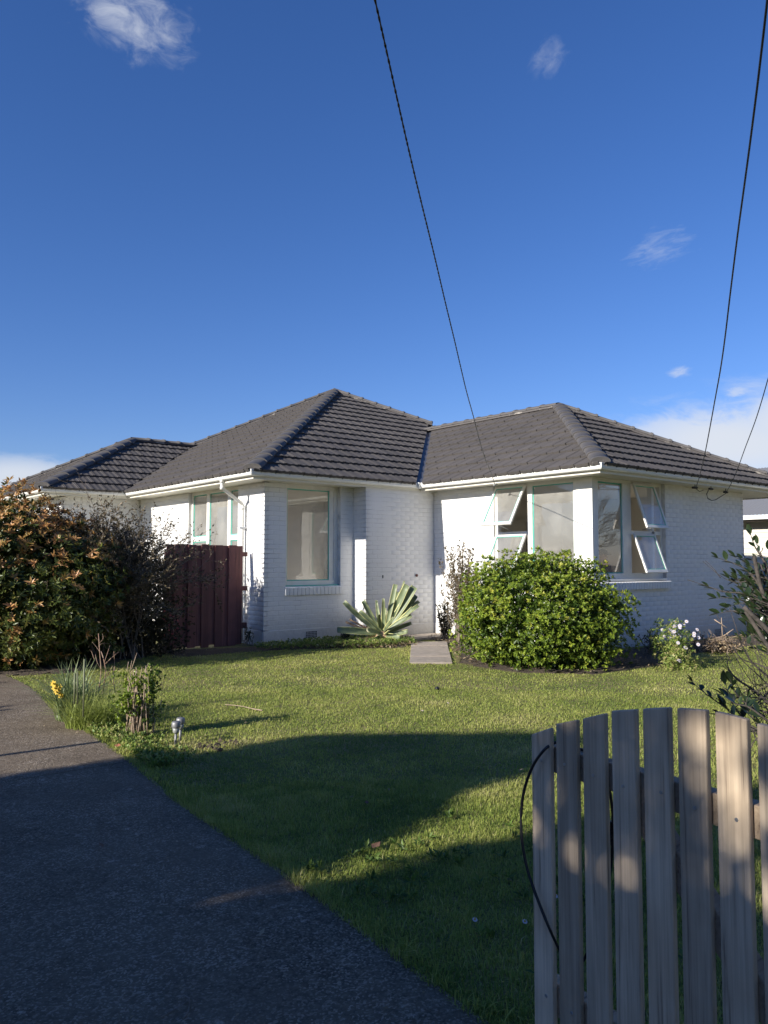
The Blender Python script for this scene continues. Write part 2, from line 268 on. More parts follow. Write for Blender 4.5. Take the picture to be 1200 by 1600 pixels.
M['pink'] = leafmat('pink_petals', [(.55,.12,.12), (.6,.2,.2)], .5, .3)
M['twig'] = mat('grey_brown_twig', (.16,.12,.09), .85, (.26,.21,.16), 30)
M['drytwig'] = mat('pale_dry_twig', (.40,.31,.22), .8, (.28,.20,.14), 30)
M['redtwig'] = mat('reddish_cane', (.28,.15,.10), .7, (.36,.27,.19), 25)
M['bark'] = mat('grey_bark', (.035,.03,.025), .9, (.09,.075,.062), 18, bump=.8, bscale=40, bdist=.01)
M['agave'] = mat('agave_green', (.13,.17,.085), .5, (.21,.25,.13), 6, stretch=(1,1,1))
M['agave_y'] = mat('agave_yellow_margin', (.60,.57,.24), .5, (.48,.48,.20), 8)
M['agave_cut'] = mat('agave_cut_end', (.42,.38,.26), .8)
M['agave_dead'] = mat('agave_dead_leaf', (.42,.30,.18), .85, (.26,.16,.10), 20)
M['slab'] = mat('old_concrete_slab', (.40,.34,.28), .85, (.27,.23,.19), 7, 7, bump=.5, bscale=60, bdist=.005)
M['corr'] = mat('grey_corrugated_steel', (.2,.2,.2), .45)
M['cream'] = mat('cream_weatherboard', (.66,.62,.52), .7)
M['skin'] = mat('skin', (.42,.25,.18), .5)
M['cloth'] = mat('dark_shirt', (.03,.03,.035), .9)
M['hair'] = mat('dark_hair', (.012,.010,.010), .7)
M['chim'] = mat('far_roof', (.10,.07,.06), .8)

# ------------------------------------------------------------ object helpers
ORG = {}
def tag(o, label=None, cat=None, group=None, kind=None):
    if label: o['label'] = label
    if cat: o['category'] = cat
    if group: o['group'] = group
    if kind: o['kind'] = kind
    return o
def thing(name, label, cat, loc=(0,0,0), group=None):
    o = bpy.data.objects.new(name, None); COL.objects.link(o); o.location = loc; o.empty_display_size = .2
    ORG[o] = Vector(loc); return tag(o, label, cat, group)
def link(name, me, parent=None, org=None, mw=None):
    """link a mesh object; mw = world matrix for shared meshes, org = world position of the mesh origin"""
    o = bpy.data.objects.new(name, me); COL.objects.link(o)
    base = ORG[parent] if parent is not None else Vector((0,0,0))
    if mw is not None:
        m = mw.copy(); m.translation = m.translation - base; ORG[o] = mw.translation.copy(); o.parent = parent; o.matrix_basis = m
    else:
        org = Vector(org or (0,0,0)); o.location = org - base; ORG[o] = org; o.parent = parent
    return o
class MB:
    def __init__(s): s.v = []; s.f = []; s.mi = []; s.sm = []
    def add(s, vs, fs, mi=0, sm=False):
        k = len(s.v); s.v += [tuple(v) for v in vs]
        for f in fs: s.f.append(tuple(k+i for i in f)); s.mi.append(mi); s.sm.append(sm)
    def box(s, a, b, mi=0):
        x0,y0,z0 = a; x1,y1,z1 = b
        if x0>x1: x0,x1=x1,x0
        if y0>y1: y0,y1=y1,y0
        if z0>z1: z0,z1=z1,z0
        s.add([(x0,y0,z0),(x1,y0,z0),(x1,y1,z0),(x0,y1,z0),(x0,y0,z1),(x1,y0,z1),(x1,y1,z1),(x0,y1,z1)],
              [(0,3,2,1),(4,5,6,7),(0,1,5,4),(1,2,6,5),(2,3,7,6),(3,0,4,7)], mi)
    def bar(s, p, q, w, h, mi=0, up=(0,0,1)):
        p=Vector(p); q=Vector(q); d=(q-p).normalized(); r=d.cross(Vector(up)).normalized(); u=r.cross(d)
        vs=[]
        for c in (p,q):
            for a,b in ((-1,-1),(1,-1),(1,1),(-1,1)): vs.append(c+r*a*w/2+u*b*h/2)
        s.add(vs,[(0,1,2,3),(7,6,5,4),(0,4,5,1),(1,5,6,2),(2,6,7,3),(3,7,4,0)],mi)
    def tube(s, pts, rad, n=6, mi=0, cap=True, sm=True):
        pts=[Vector(p) for p in pts]; 
        if not hasattr(rad,'__len__'): rad=[rad]*len(pts)
        ref=Vector((0,0,1)) if abs((pts[-1]-pts[0]).normalized().z)<.9 else Vector((1,0,0)); vs=[]; 
        for i,p in enumerate(pts):
            d=(pts[min(i+1,len(pts)-1)]-pts[max(i-1,0)]).normalized(); r=d.cross(ref).normalized(); u=r.cross(d)
            for k in range(n):
                a=2*math.pi*k/n; vs.append(p+(r*math.cos(a)+u*math.sin(a))*rad[i])
        fs=[]
        for i in range(len(pts)-1):
            for k in range(n):
                a=i*n+k; b=i*n+(k+1)%n; fs.append((a,b,b+n,a+n))
        s.add(vs,fs,mi,sm)
        if cap:
            k=len(s.v)-len(vs); s.f.append(tuple(k+i for i in range(n))[::-1]); s.mi.append(mi); s.sm.append(False)
            s.f.append(tuple(k+(len(pts)-1)*n+i for i in range(n))); s.mi.append(mi); s.sm.append(False)
    def lathe(s, c, prof, n=16, mi=0, sm=True):
        c=Vector(c); vs=[]
        for r,z in prof:
            for k in range(n):
                a=2*math.pi*k/n; vs.append(c+Vector((r*math.cos(a),r*math.sin(a),z)))
        fs=[(i*n+k,i*n+(k+1)%n,(i+1)*n+(k+1)%n,(i+1)*n+k) for i in range(len(prof)-1) for k in range(n)]
        fs.append(tuple(range(n))[::-1]); fs.append(tuple((len(prof)-1)*n+k for k in range(n)))
        s.add(vs,fs,mi,sm)
    def mesh(s, name, mats, org=(0,0,0)):
        me=bpy.data.meshes.new(name); o=Vector(org)
        me.from_pydata([tuple(Vector(v)-o) for v in s.v],[],s.f)
        for m in (mats if isinstance(mats,(list,tuple)) else [mats]): me.materials.append(m)
        me.polygons.foreach_set('material_index', s.mi); me.polygons.foreach_set('use_smooth', s.sm); me.update()
        return me
    def build(s, name, mats, parent=None, org=None, bevel=0):
        if org is None:
            a=np.array(s.v); org=((a[:,0].min()+a[:,0].max())/2,(a[:,1].min()+a[:,1].max())/2,a[:,2].min())
        me=s.mesh(name,mats,org); o=link(name,me,parent,org)
        if bevel:
            b=o.modifiers.new('bevel','BEVEL'); b.width=bevel; b.segments=2; b.limit_method='ANGLE'; b.angle_limit=R(40)
        return o
def npmesh(name, V, F, m, tint=None, parent=None, org=(0,0,0), smooth=False):
    """fast triangle mesh"""
    me=bpy.data.meshes.new(name); V=np.asarray(V,np.float32)-np.array(org,np.float32); F=np.asarray(F,np.int32)
    me.vertices.add(len(V)); me.vertices.foreach_set('co',V.ravel())
    k=F.shape[1]; me.loops.add(F.size); me.loops.foreach_set('vertex_index',F.ravel())
    me.polygons.add(len(F)); me.polygons.foreach_set('loop_start',np.arange(0,F.size,k,dtype=np.int32)); me.polygons.foreach_set('loop_total',np.full(len(F),k,np.int32))
    if tint is not None:
        a=me.attributes.new('tint','FLOAT','POINT'); a.data.foreach_set('value',np.asarray(tint,np.float32))
    me.update(calc_edges=True); me.materials.append(m)
    if smooth: me.polygons.foreach_set('use_smooth',np.ones(len(F),bool))
    return link(name,me,parent,org)
def unit(a): return a/np.maximum(np.linalg.norm(a,axis=1,keepdims=True),1e-9)
def leaves(P, D, Nn, L, Wd, tint, fold=.25, mid=.5, droop=0.0):
    """n folded leaves: base P, axis D, face normal Nn; 4 verts, 2 triangles each"""
    n=len(P); D=unit(D); B=unit(np.cross(D,Nn)); U=np.cross(B,D); L=np.asarray(L).reshape(-1,1)*np.ones((n,1)); Wd=np.asarray(Wd).reshape(-1,1)*np.ones((n,1))
    tip=P+D*L-U*L*droop; c=P+D*L*mid; a=c+B*Wd/2+U*Wd*fold; b=c-B*Wd/2+U*Wd*fold
    V=np.stack([P,a,tip,b],1).reshape(-1,3); i=np.arange(n)*4
    F=np.stack([np.stack([i,i+1,i+2],1),np.stack([i,i+2,i+3],1)],1).reshape(-1,3)
    return V,F,np.repeat(np.asarray(tint)*np.ones(n),4)
def join(parts):
    V=[];F=[];T=[];k=0
    for v,f,t in parts: V.append(v);F.append(f+k);T.append(t);k+=len(v)
    return np.concatenate(V),np.concatenate(F),np.concatenate(T)
def rosettes(C, Nrm, k, L, Wd, tint, tilt=(.35,1.2), jit=.25):
    """k leaves round each point C with outward normal Nrm"""
    n=len(C); Nrm=unit(Nrm); t=unit(np.cross(Nrm, rng.normal(size=(n,3)))); b=np.cross(Nrm,t)
    Cc=np.repeat(C,k,0); N2=np.repeat(Nrm,k,0); t=np.repeat(t,k,0); b=np.repeat(b,k,0)
    a=np.tile(np.arange(k)/k*2*math.pi,n)+rng.normal(0,.35,n*k); el=rng.uniform(*tilt,n*k)
    rad=t*np.cos(a)[:,None]+b*np.sin(a)[:,None]
    D=rad*np.sin(el)[:,None]+N2*np.cos(el)[:,None]; U=N2*np.sin(el)[:,None]-rad*np.cos(el)[:,None]
    s=rng.uniform(.7,1.25,n*k)
    return leaves(Cc+rng.normal(0,.004,(n*k,3)),D+rng.normal(0,jit*.3,(n*k,3)),U+rng.normal(0,jit,(n*k,3)),L*s,Wd*s,np.clip(np.repeat(tint,k)+rng.normal(0,.09,n*k),0,1))
def nz3(P, sc, seed=0):
    return np.array([mnoise.noise(Vector((p[0]*sc+seed,p[1]*sc+seed*1.7,p[2]*sc-seed))) for p in P])

# ------------------------------------------------------------ ground
def drive_edge(y):   # right-hand edge of the driveway
    return float(np.interp(y,[-6,0,1.86,3.11,4.65,6.01,6.7,8.5,10.05,12,16],[1.80,1.86,1.96,2.10,2.22,2.40,2.46,2.62,2.85,2.9,2.9]))
mb=MB(); mb.add([(-300,-300,-.03),(300,-300,-.03),(300,300,-.03),(-300,300,-.03)],[(0,1,2,3)]); g=mb.build('ground',M['soil']); tag(g,kind='structure')
# lawn sheet following the driveway edge
ys=np.arange(-3,24.01,.25); xs_=np.concatenate([np.linspace(0,1,61)])
V=[];F=[]
for j,y in enumerate(ys):
    x0=drive_edge(y)-.01
    for i,u in enumerate(xs_):
        x=x0+(30-x0)*u**1.6; z=.012*mnoise.noise(Vector((x*.9,y*.9,0)))+.008; V.append((x,y,z*(min(1,(x-x0)*3+.2))))
n=len(xs_)
for j in range(len(ys)-1):
    for i in range(n-1): F.append((j*n+i,j*n+i+1,(j+1)*n+i+1,(j+1)*n+i))
o=npmesh('lawn',V,F,M['lawn'],smooth=True); tag(o,kind='structure')
# neighbouring ground left of the drive
mb=MB(); mb.add([(-30,-20,-.005),(-1.35,-20,-.005),(-1.35,30,-.005),(-30,30,-.005)],[(0,1,2,3)]); tag(mb.build('verge',M['lawn']),kind='structure')
# driveway: slabs with recessed joints
drv=thing('driveway',None,None,(0,0,0)); tag(drv,kind='structure')
cuts=[-4,-.6,5.86,14.5]
for a,b in zip(cuts[:-1],cuts[1:]):
    mb=MB(); yy=np.linspace(a+.006,b-.006,14); top=[];
    for y in yy: top.append((-1.35,y)); 
    vs=[];fs=[]
    cols_=9
    for y in yy:
        xr=drive_edge(y)+.012*mnoise.noise(Vector((0,y*5,3)))
        for i in range(cols_):
            x=-1.35+(xr+1.35)*i/(cols_-1); vs.append((x,y,.014+.004*mnoise.noise(Vector((x,y,1)))))
    for j in range(len(yy)-1):
        for i in range(cols_-1): fs.append((j*cols_+i,j*cols_+i+1,(j+1)*cols_+i+1,(j+1)*cols_+i))
    mb.add(vs,fs,0,True)
    rim=[j*cols_+cols_-1 for j in range(len(yy))]
    mb.add([vs[i] for i in rim]+[(vs[i][0],vs[i][1],-.03) for i in rim],[(i,i+len(rim),i+1+len(rim),i+1) for i in range(len(rim)-1)])
    for row in (0,len(yy)-1):
        r_=[row*cols_+i for i in range(cols_)]
        mb.add([vs[i] for i in r_]+[(vs[i][0],vs[i][1],-.03) for i in r_],[(i,i+cols_,i+1+cols_,i+1) for i in range(cols_-1)])
    mb.build('concrete_slab',M['drive'],drv)
# stepping slabs of the short path
pth=thing('path',None,None,(8.9,9.9,0)); tag(pth,kind='structure')
def quad_slab(pts,z,parent,name,m,mbz=-.02,bevel=.006):
    mb=MB(); n=len(pts); mb.add([(p[0],p[1],mbz) for p in pts]+[(p[0],p[1],z) for p in pts],[tuple(range(n))[::-1],tuple(range(n,2*n))]+[(i,(i+1)%n,(i+1)%n+n,i+n) for i in range(n)]); return mb.build(name,m,parent,bevel=bevel)
TL=Vector((9.72,11.0,0)); TR=Vector((10.25,10.62,0)); BL=on(640,1038,'z',0); BR=on(707,1038,'z',0)
for i,(a,b) in enumerate([(0,.245),(.255,.50),(.51,.985)][::1]):
    L0=BL.lerp(TL,a);L1=BL.lerp(TL,b);R0=BR.lerp(TR,a);R1=BR.lerp(TR,b)
    if i==2:
        quad_slab([L0,R0,R0.lerp(R1,.5),L0.lerp(L1,.5)],.034,pth,'paving_slab',M['slab']); L0,R0=L0.lerp(L1,.52),R0.lerp(R1,.52)
    quad_slab([L0,R0,R1,L1],.03+.008*i,pth,'paving_slab',M['slab'])
# doorstep by the wall
mb=MB(); mb.box((9.75,11.25,-.02),(11.1,11.93,.06)); o=mb.build('doorstep',M['slab'],pth,bevel=.01)
# soil beds along the walls
def bed(pts,name='garden_bed',m='soil',z=.02,amp=.03,seed=0):
    """slightly heaped earth inside a polygon"""
    xs=[p[0] for p in pts]; ysb=[p[1] for p in pts]; st=.12; V=[];F=[];idx={}
    def inside(x,y):
        c=False;j=len(pts)-1
        for i in range(len(pts)):
            if (pts[i][1]>y)!=(pts[j][1]>y) and x<(pts[j][0]-pts[i][0])*(y-pts[i][1])/(pts[j][1]-pts[i][1])+pts[i][0]: c=not c
            j=i
        return c
    nx=int((max(xs)-min(xs))/st)+2; ny=int((max(ysb)-min(ysb))/st)+2
    for j in range(ny):
        for i in range(nx):
            x=min(xs)+i*st;y=min(ysb)+j*st
            if inside(x,y):
                e=0 if all(inside(x+dx,y+dy) for dx,dy in ((.15,0),(-.15,0),(0,.15),(0,-.15))) else 1
                idx[(i,j)]=len(V); V.append((x,y,(z+amp*abs(mnoise.noise(Vector((x*3,y*3,seed)))))*(1-e)+e*.006))
    for (i,j) in list(idx):
        q=[(i,j),(i+1,j),(i+1,j+1),(i,j+1)]
        if all(k in idx for k in q): F.append([idx[k] for k in q])
    o=npmesh(name,V,F,M[m],smooth=True); tag(o,kind='structure'); return inside
BED1=[(5.4,11.7),(7.2,11.55),(8.2,11.1),(9.0,10.4),(9.55,10.55),(9.85,11.2),(9.85,11.95),(7.35,12.36),(5.4,12.9)]
BED2=[(8.35,8.45),(8.2,7.2),(8.9,6.4),(10.4,6.35),(11.5,6.75),(13.2,6.8),(15.5,6.7),(16.4,7.9),(11.2,8.0),(11.15,11.9),(10.3,11.2),(10.1,10.4)]
in1=bed(BED1,seed=1,amp=.04); in2=bed(BED2,seed=2,amp=.05)
BED3=[(2.75,11.2),(3.6,10.9),(4.6,11.7),(5.6,12.4),(5.6,14.5),(2.3,14.5),(2.6,12)]
in3=bed(BED3,seed=3,amp=.05)

# ------------------------------------------------------------ the house
HOUSE=thing('brick_house','single storey white painted brick house with charcoal tiled hip roof and open corner windows','house',(7.4,12.36,0))
TAN=math.tan(R(27.4)); COS=math.cos(R(27.4)); SIN=math.sin(R(27.4)); ZE=3.085
ZS=2.95   # soffit height
# walls: backing slab + plinth as parts, bricks proud of the mortar
BRICKS=[]   # (matrix, (len,h)) collected over all walls
def wall(p0, p1, nrm, openings=(), z0=.275, z1=ZS, phase=0.0, thick=.10, reveal=.0):
    p0=Vector((*p0,0)); p1=Vector((*p1,0)); u=(p1-p0).normalized(); Lw=(p1-p0).length; nrm=Vector((*nrm,0))
    mb=MB()
    # backing with rectangular openings, split in columns
    us=sorted({0,Lw}|{o[0] for o in openings}|{o[1] for o in openings})
    for a,b in zip(us[:-1],us[1:]):
        spans=[(0,z1+.1)]
        for o in openings:
            if o[0]<=a+1e-6 and o[1]>=b-1e-6:
                ns=[]
                for s0,s1 in spans:
                    if o[2]>s0: ns.append((s0,min(s1,o[2])))
                    if o[3]<s1: ns.append((max(s0,o[3]),s1))
                spans=ns
        for s0,s1 in spans:
            if s1-s0<.01: continue
            q=[p0+u*a,p0+u*b,p0+u*b-nrm*thick,p0+u*a-nrm*thick]
            mb.add([(*v.xy,s0) for v in q]+[(*v.xy,s1) for v in q],[(0,1,5,4),(1,2,6,5),(2,3,7,6),(3,0,4,7),(4,5,6,7),(0,3,2,1)])
    w=mb.build('wall',M['mortar'],HOUSE)
    # plinth
    pl=MB(); q=[p0-nrm*.02,p1-nrm*.02,p1+nrm*.012,p0+nrm*.012]; pl.add([(*v.xy,-.05) for v in q]+[(*v.xy,z0-.012) for v in q],[(0,3,2,1),(4,5,6,7),(0,1,5,4),(1,2,6,5),(2,3,7,6),(3,0,4,7)])
    pl.build('plinth',M['plinth'],w,bevel=.004)
    # bricks
    H=.086; Lb=.24; k=0; z=z0
    while z+.02<z1:
        h=min(.077,z1-z); off=(phase+(k%2)*.5)*Lb; a=-off
        while a<Lw:
            b0=max(a+.0020,0.0); b1=min(a+Lb-.0020,Lw); a+=Lb
            if b1-b0<.03: continue
            segs=[(b0,b1)]
            for o in openings:
                if z+h*.5>o[2] and z+h*.5<o[3]:
                    ns=[]
                    for s0,s1 in segs:
                        if o[1]<=s0 or o[0]>=s1: ns.append((s0,s1))
                        else:
                            if o[0]>s0+.02: ns.append((s0,o[0]))
                            if o[1]<s1-.02: ns.append((o[1],s1))
                    segs=ns
            for s0,s1 in segs:
                if s1-s0<.025: continue
                pr=.0019+random.uniform(-.0003,.0003)
                BRICKS.append((w,p0+u*((s0+s1)/2)+Vector((0,0,z+h/2)),u,nrm,s1-s0,h,pr))
        z+=H; k+=1
    return w
XA,YA=7.4,12.36; XR=9.41; YB=11.96; XC=11.19; YC=8.05; XE=16.42
OPA=(7.86-XA,9.10-XA,1.05,ZS+.1)
w_a_front=wall((XA,YA),(XR,YA),(0,-1),[OPA],phase=.2)
w_ret=wall((XR,YA),(XR,YB),(-1,0),phase=.1,z0=.275)
w_b=wall((XR,YB),(XC,YB),(0,-1),phase=.35)
OPL=(17.4+.55-15.45,17.95-13.0,1.10,ZS+.1)   # measured from the far end of the left wall
w_a_left=wall((XA,17.95),(XA,YA),(-1,0),[(17.95-15.42,17.95-13.32,1.05,ZS+.1)],phase=.0)
w_c_left=wall((XC,YB),(XC,YC+.62),(-1,0),[(YB-10.30,YB-YC-.62+.2,1.12,ZS+.1)],phase=.5)
w_c_low=wall((XC,YC+.62),(XC,YC),(-1,0),[(-.01,.63,1.12,ZS+.1)],phase=.25)
w_c_front=wall((XC,YC),(XE,YC),(0,-1),[(-.01,13.42-XC,1.12,ZS+.1)],phase=.15)
w_0_front=wall((5.6,17.95),(XA,17.95),(0,-1),phase=.3)
w_0_left=wall((5.6,24),(5.6,17.95),(-1,0),phase=.3)
w_e=wall((XE,YC),(XE,16),(1,0),phase=.3)
# make bricks: nearest visible ones singly, the rest joined per house
def brick_score(b):
    c=b[1]; d=(c-CAM); dist=d.length; hid=0
    if b[0] in (w_0_front,w_0_left,w_e): hid=50
    if b[0]==w_a_left and c.z<1.8 and c.y>13: hid=30
    if b[0] in (w_c_left,w_c_low,w_c_front) and c.z<1.3 and c.y<10.4 and c.x<12.2: hid=30
    return dist/max(.2,abs(d.normalized().dot(b[3])))+hid
BRICKS.sort(key=brick_score)
ubm={}
def unit_brick():
    mb=MB(); c=.004/.24; d=.004/.078
    mb.add([(-.5,0,-.5),(.5,0,-.5),(.5,0,.5),(-.5,0,.5),(-.5+c,-1,-.5+d),(.5-c,-1,-.5+d),(.5-c,-1,.5-d),(-.5+c,-1,.5-d)],[(4,5,6,7),(0,1,5,4),(1,2,6,5),(2,3,7,6),(3,0,4,7)])
    return mb.mesh('brick',M['brick'])
UB=unit_brick()
def brick_matrix(b):
    w,c,u,n,l,h,pr=b
    # local x along wall, local -y outward, local z up
    m=Matrix((( u.x, -n.x, 0, c.x),( u.y, -n.y, 0, c.y),(0,0,1,c.z),(0,0,0,1)))
    return m@Matrix.Diagonal((l,pr,h,1))
for b in BRICKS[:300]:
    link('brick',UB,b[0],mw=brick_matrix(b))
bv=np.array([v.co[:] for v in UB.vertices]); bf=np.array([p.vertices[:] for p in UB.polygons])
V=[];F=[];k=0
for b in BRICKS[300:]:
    m=np.array(brick_matrix(b)); V.append(bv@m[:3,:3].T+m[:3,3]); F.append(bf+k); k+=8
o=npmesh('brickwork',np.concatenate(V),np.concatenate(F),M['brick'],parent=HOUSE,org=(7.4,12.36,.275)); o['kind']='stuff'

# --- windows -------------------------------------------------------
def frame_pts(p0,u,n,u0,u1,z0,z1,setback):
    """corner helper: point at distance s along the wall, height z, depth d behind the wall face"""
    p0=Vector((*p0,0)); u=Vector((*u,0)); n=Vector((*n,0))
    return lambda s,z,d=0: p0+u*s+Vector((0,0,z))-n*(setback+d)
def member(mb,P,s0,s1,z0,z1,d0,d1,mi=0):
    vs=[P(s,z,d) for d in (d0,d1) for z in (z0,z1) for s in (s0,s1)]
    mb.add(vs,[(0,1,3,2),(5,4,6,7),(0,4,5,1),(1,5,7,3),(3,7,6,2),(2,6,4,0)],mi)
def fixed_pane(P,par,s0,s1,z0,z1,d=.03,tape=True,gm='glass'):
    """glass with its green masking tape"""
    mb=MB(); mb.add([P(s0,z0,d),P(s1,z0,d),P(s1,z1,d),P(s0,z1,d)],[(0,1,2,3)]); mb.build('pane',M[gm],par)
    if tape:
        t=.018; mb=MB()
        for a,b,c,e in ((s0-.004,s1+.004,z1-t,z1+.004),(s0-.004,s1+.004,z0-.004,z0+t),(s0-.004,s0+t,z0+t,z1-t),(s1-t,s1+.004,z0+t,z1-t)):
            member(mb,P,a,b,c,e,d-.006,d-.003)
        mb.build('masking_tape',M['tape'],par)
def ring(mb,P,s0,s1,z0,z1,w,d0,d1,wb=None):
    wb=wb or w
    member(mb,P,s0,s0+w,z0,z1,d0,d1); member(mb,P,s1-w,s1,z0,z1,d0,d1)
    member(mb,P,s0+w,s1-w,z1-w,z1,d0,d1); member(mb,P,s0+w,s1-w,z0,z0+wb,d0,d1)
def open_sash(p0,u,n,s0,s1,z0,z1,setback,ang,par):
    """top-hung sash pushed out at the bottom, with glass, tape and a stay"""
    org=Vector((*p0,0))+Vector((*u,0))*s0+Vector((0,0,z1))-Vector((*n,0))*setback
    U=Vector((*u,0)); Nn=Vector((*n,0)); w=s1-s0; h=z1-z0
    dn=Vector((0,0,-1))*math.cos(ang)+Nn*math.sin(ang); ou=Nn*math.cos(ang)+Vector((0,0,1))*math.sin(ang)
    def P(s,z,d=0): return org+U*s+dn*(-z)-ou*d
    mb=MB(); ring(mb,P,0,w,-h,0,.045,-.035,0.0,.055); sh=mb.build('sash',M['frame'],par,bevel=.003)
    mb=MB(); mb.add([P(.04,-h+.05,-.02),P(w-.04,-h+.05,-.02),P(w-.04,-.04,-.02),P(.04,-.04,-.02)],[(0,1,2,3)]); mb.build('pane',M['glass'],sh)
    t=.016; mb=MB()
    for a,b,c,e in ((.043,w-.043,-.043-t,-.043),(.043,w-.043,-h+.053,-h+.053+t),(.043,.043+t,-h+.053+t,-.043-t),(w-.043-t,w-.043,-h+.053+t,-.043-t)):
        member(mb,P,a,b,c,e,-.028,-.024)
    mb.build('masking_tape',M['tape'],sh)
    mb=MB(); a=org+U*.5*w+Vector((0,0,-h+.03))-Nn*.02; b=P(w*.5,-h+.03,.01); mb.tube([a,b],.006,6); mb.build('window_stay',M['galv'],par)
def sill(P,par,s0,s1,z,d0,d1,h=.09,name='brick_sill'):
    n=max(1,int((s1-s0)/.082)); st=(s1-s0)/n; mb=MB()
    for i in range(n): 
        a=s0+i*st; 
        vs=[P(a+.003,z-h,d0),P(a+st-.003,z-h,d0),P(a+st-.003,z-h,d1),P(a+.003,z-h,d1),P(a+.003,z-.02,d0),P(a+st-.003,z-.02,d0),P(a+st-.003,z,d1),P(a+.003,z,d1)]
        mb.add(vs,[(0,3,2,1),(4,5,6,7),(0,1,5,4),(1,2,6,5),(2,3,7,6),(3,0,4,7)])
    mb.build(name,M['brick'],par,bevel=.006)
# window A, front: one large pane
P=frame_pts((XA,YA),(1,0),(0,-1),0,0,0,0,.095); s0,s1=OPA[0],OPA[1]
mb=MB(); ring(mb,P,s0,s1,1.05,2.95,.085,0,.09,.10); member(mb,P,s1-.19,s1-.085,1.15,2.865,.015,.09); winA=mb.build('window',M['frame'],HOUSE,bevel=.004)
winA['label']='tall single pane front window with green masking tape round the glass'
fixed_pane(P,winA,s0+.085,s1-.19,1.15,2.865,.03)
sill(frame_pts((XA,YA),(1,0),(0,-1),0,0,0,0,0),winA,s0-.02,s1+.03,1.05,-.04,.09,.16)
mb=MB(); member(mb,P,s0,s1,1.05,1.068,-.06,-.002); mb.build('painted_sill',M['tape'],winA)
# window on the sunny left wall of the bay
P=frame_pts((XA,17.95),(0,-1),(-1,0),0,0,0,0,.07); s0,s1=17.95-15.42,17.95-13.32
mb=MB(); ring(mb,P,s0,s1,1.05,2.95,.07,0,.09,.09)
y=lambda v:17.95-v
member(mb,P,y(14.74),y(14.62),1.14,2.88,0,.09); member(mb,P,y(13.86),y(13.74),1.14,2.88,0,.09)
member(mb,P,y(13.74),s1-.07,1.92,2.02,0,.09); member(mb,P,s0+.07,y(14.74),1.92,2.02,0,.09)
winL=mb.build('window',M['frame'],HOUSE,bevel=.004); winL['label']='wide window above the red paling fence with narrow side lights'
fixed_pane(P,winL,s0+.07,y(14.74),2.02,2.88); fixed_pane(P,winL,s0+.07,y(14.74),1.14,1.92)
fixed_pane(P,winL,y(14.62),y(13.86),1.14,2.88); fixed_pane(P,winL,y(13.74),s1-.07,2.02,2.88); fixed_pane(P,winL,y(13.74),s1-.07,1.14,1.92)
sill(frame_pts((XA,17.95),(0,-1),(-1,0),0,0,0,0,0),winL,s0-.02,s1+.02,1.05,-.035,.07)
# corner window, left-hand side (faces the drive)
SB=.05
P=frame_pts((XC,YB),(0,-1),(-1,0),0,0,0,0,SB); Y=lambda v:YB-v
mb=MB(); s0,s1=Y(10.30),Y(8.42)
ring(mb,P,s0,s1,1.12,2.95,.07,0,.09,.09); member(mb,P,Y(9.52),Y(9.40),1.21,2.88,0,.09); member(mb,P,s0+.07,Y(9.52),1.99,2.06,0,.09)
winC=mb.build('window',M['frame'],HOUSE,bevel=.004); winC['label']='corner window facing the drive with two sashes pushed open'
fixed_pane(P,winC,Y(9.40),s1-.07,1.21,2.88)
open_sash((XC,YB),(0,-1),(-1,0),s0+.05,Y(9.51),2.05,2.90,SB-.02,R(30),winC)
open_sash((XC,YB),(0,-1),(-1,0),s0+.05,Y(9.51),1.20,2.00,SB-.02,R(28),winC)
sill(frame_pts((XC,YB),(0,-1),(-1,0),0,0,0,0,0),winC,s0-.05,s1+.37,1.12,-.055,.06)
# corner post
mb=MB(); mb.box((XC+SB-.02,YC+SB-.02,1.12),(XC+SB+.10,YC+.37,2.95)); mb.box((XC+SB+.10,YC+SB-.02,1.12),(XC+SB+.14,YC+SB+.10,2.95)); mb.build('corner_post',M['frame'],HOUSE,bevel=.004)
# corner window, street side
P=frame_pts((XC,YC),(1,0),(0,-1),0,0,0,0,SB+.02)
mb=MB(); s0,s1=.14+SB,13.42-XC
X_=lambda v:v-XC
ring(mb,P,s0,s1,1.20,2.95,.06,0,.09,.10); member(mb,P,X_(12.16),X_(12.42),1.30,2.89,0,.09); member(mb,P,X_(12.42),s1-.06,1.99,2.06,0,.09)
member(mb,P,X_(13.08),X_(13.16),1.30,2.89,0,.09)
winD=mb.build('window',M['frame'],HOUSE,bevel=.004); winD['label']='corner window facing the street with two sashes pushed open'
fixed_pane(P,winD,s0+.02,X_(12.16),1.30,2.88,gm='glass_thin_veil')
open_sash((XC,YC),(1,0),(0,-1),X_(12.42),X_(13.10),2.05,2.90,SB-.0,R(19),winD)
open_sash((XC,YC),(1,0),(0,-1),X_(12.42),X_(13.10),1.26,2.00,SB-.0,R(20),winD)
P0=frame_pts((XC,YC),(1,0),(0,-1),0,0,0,0,0)
mb=MB(); member(mb,P0,-.02,s1,1.165,1.20,-.01,.10); mb.build('timber_sill',M['frame'],winD,bevel=.006)
sill(P0,winD,-.06,s1+.06,1.165,-.085,.06,.15)
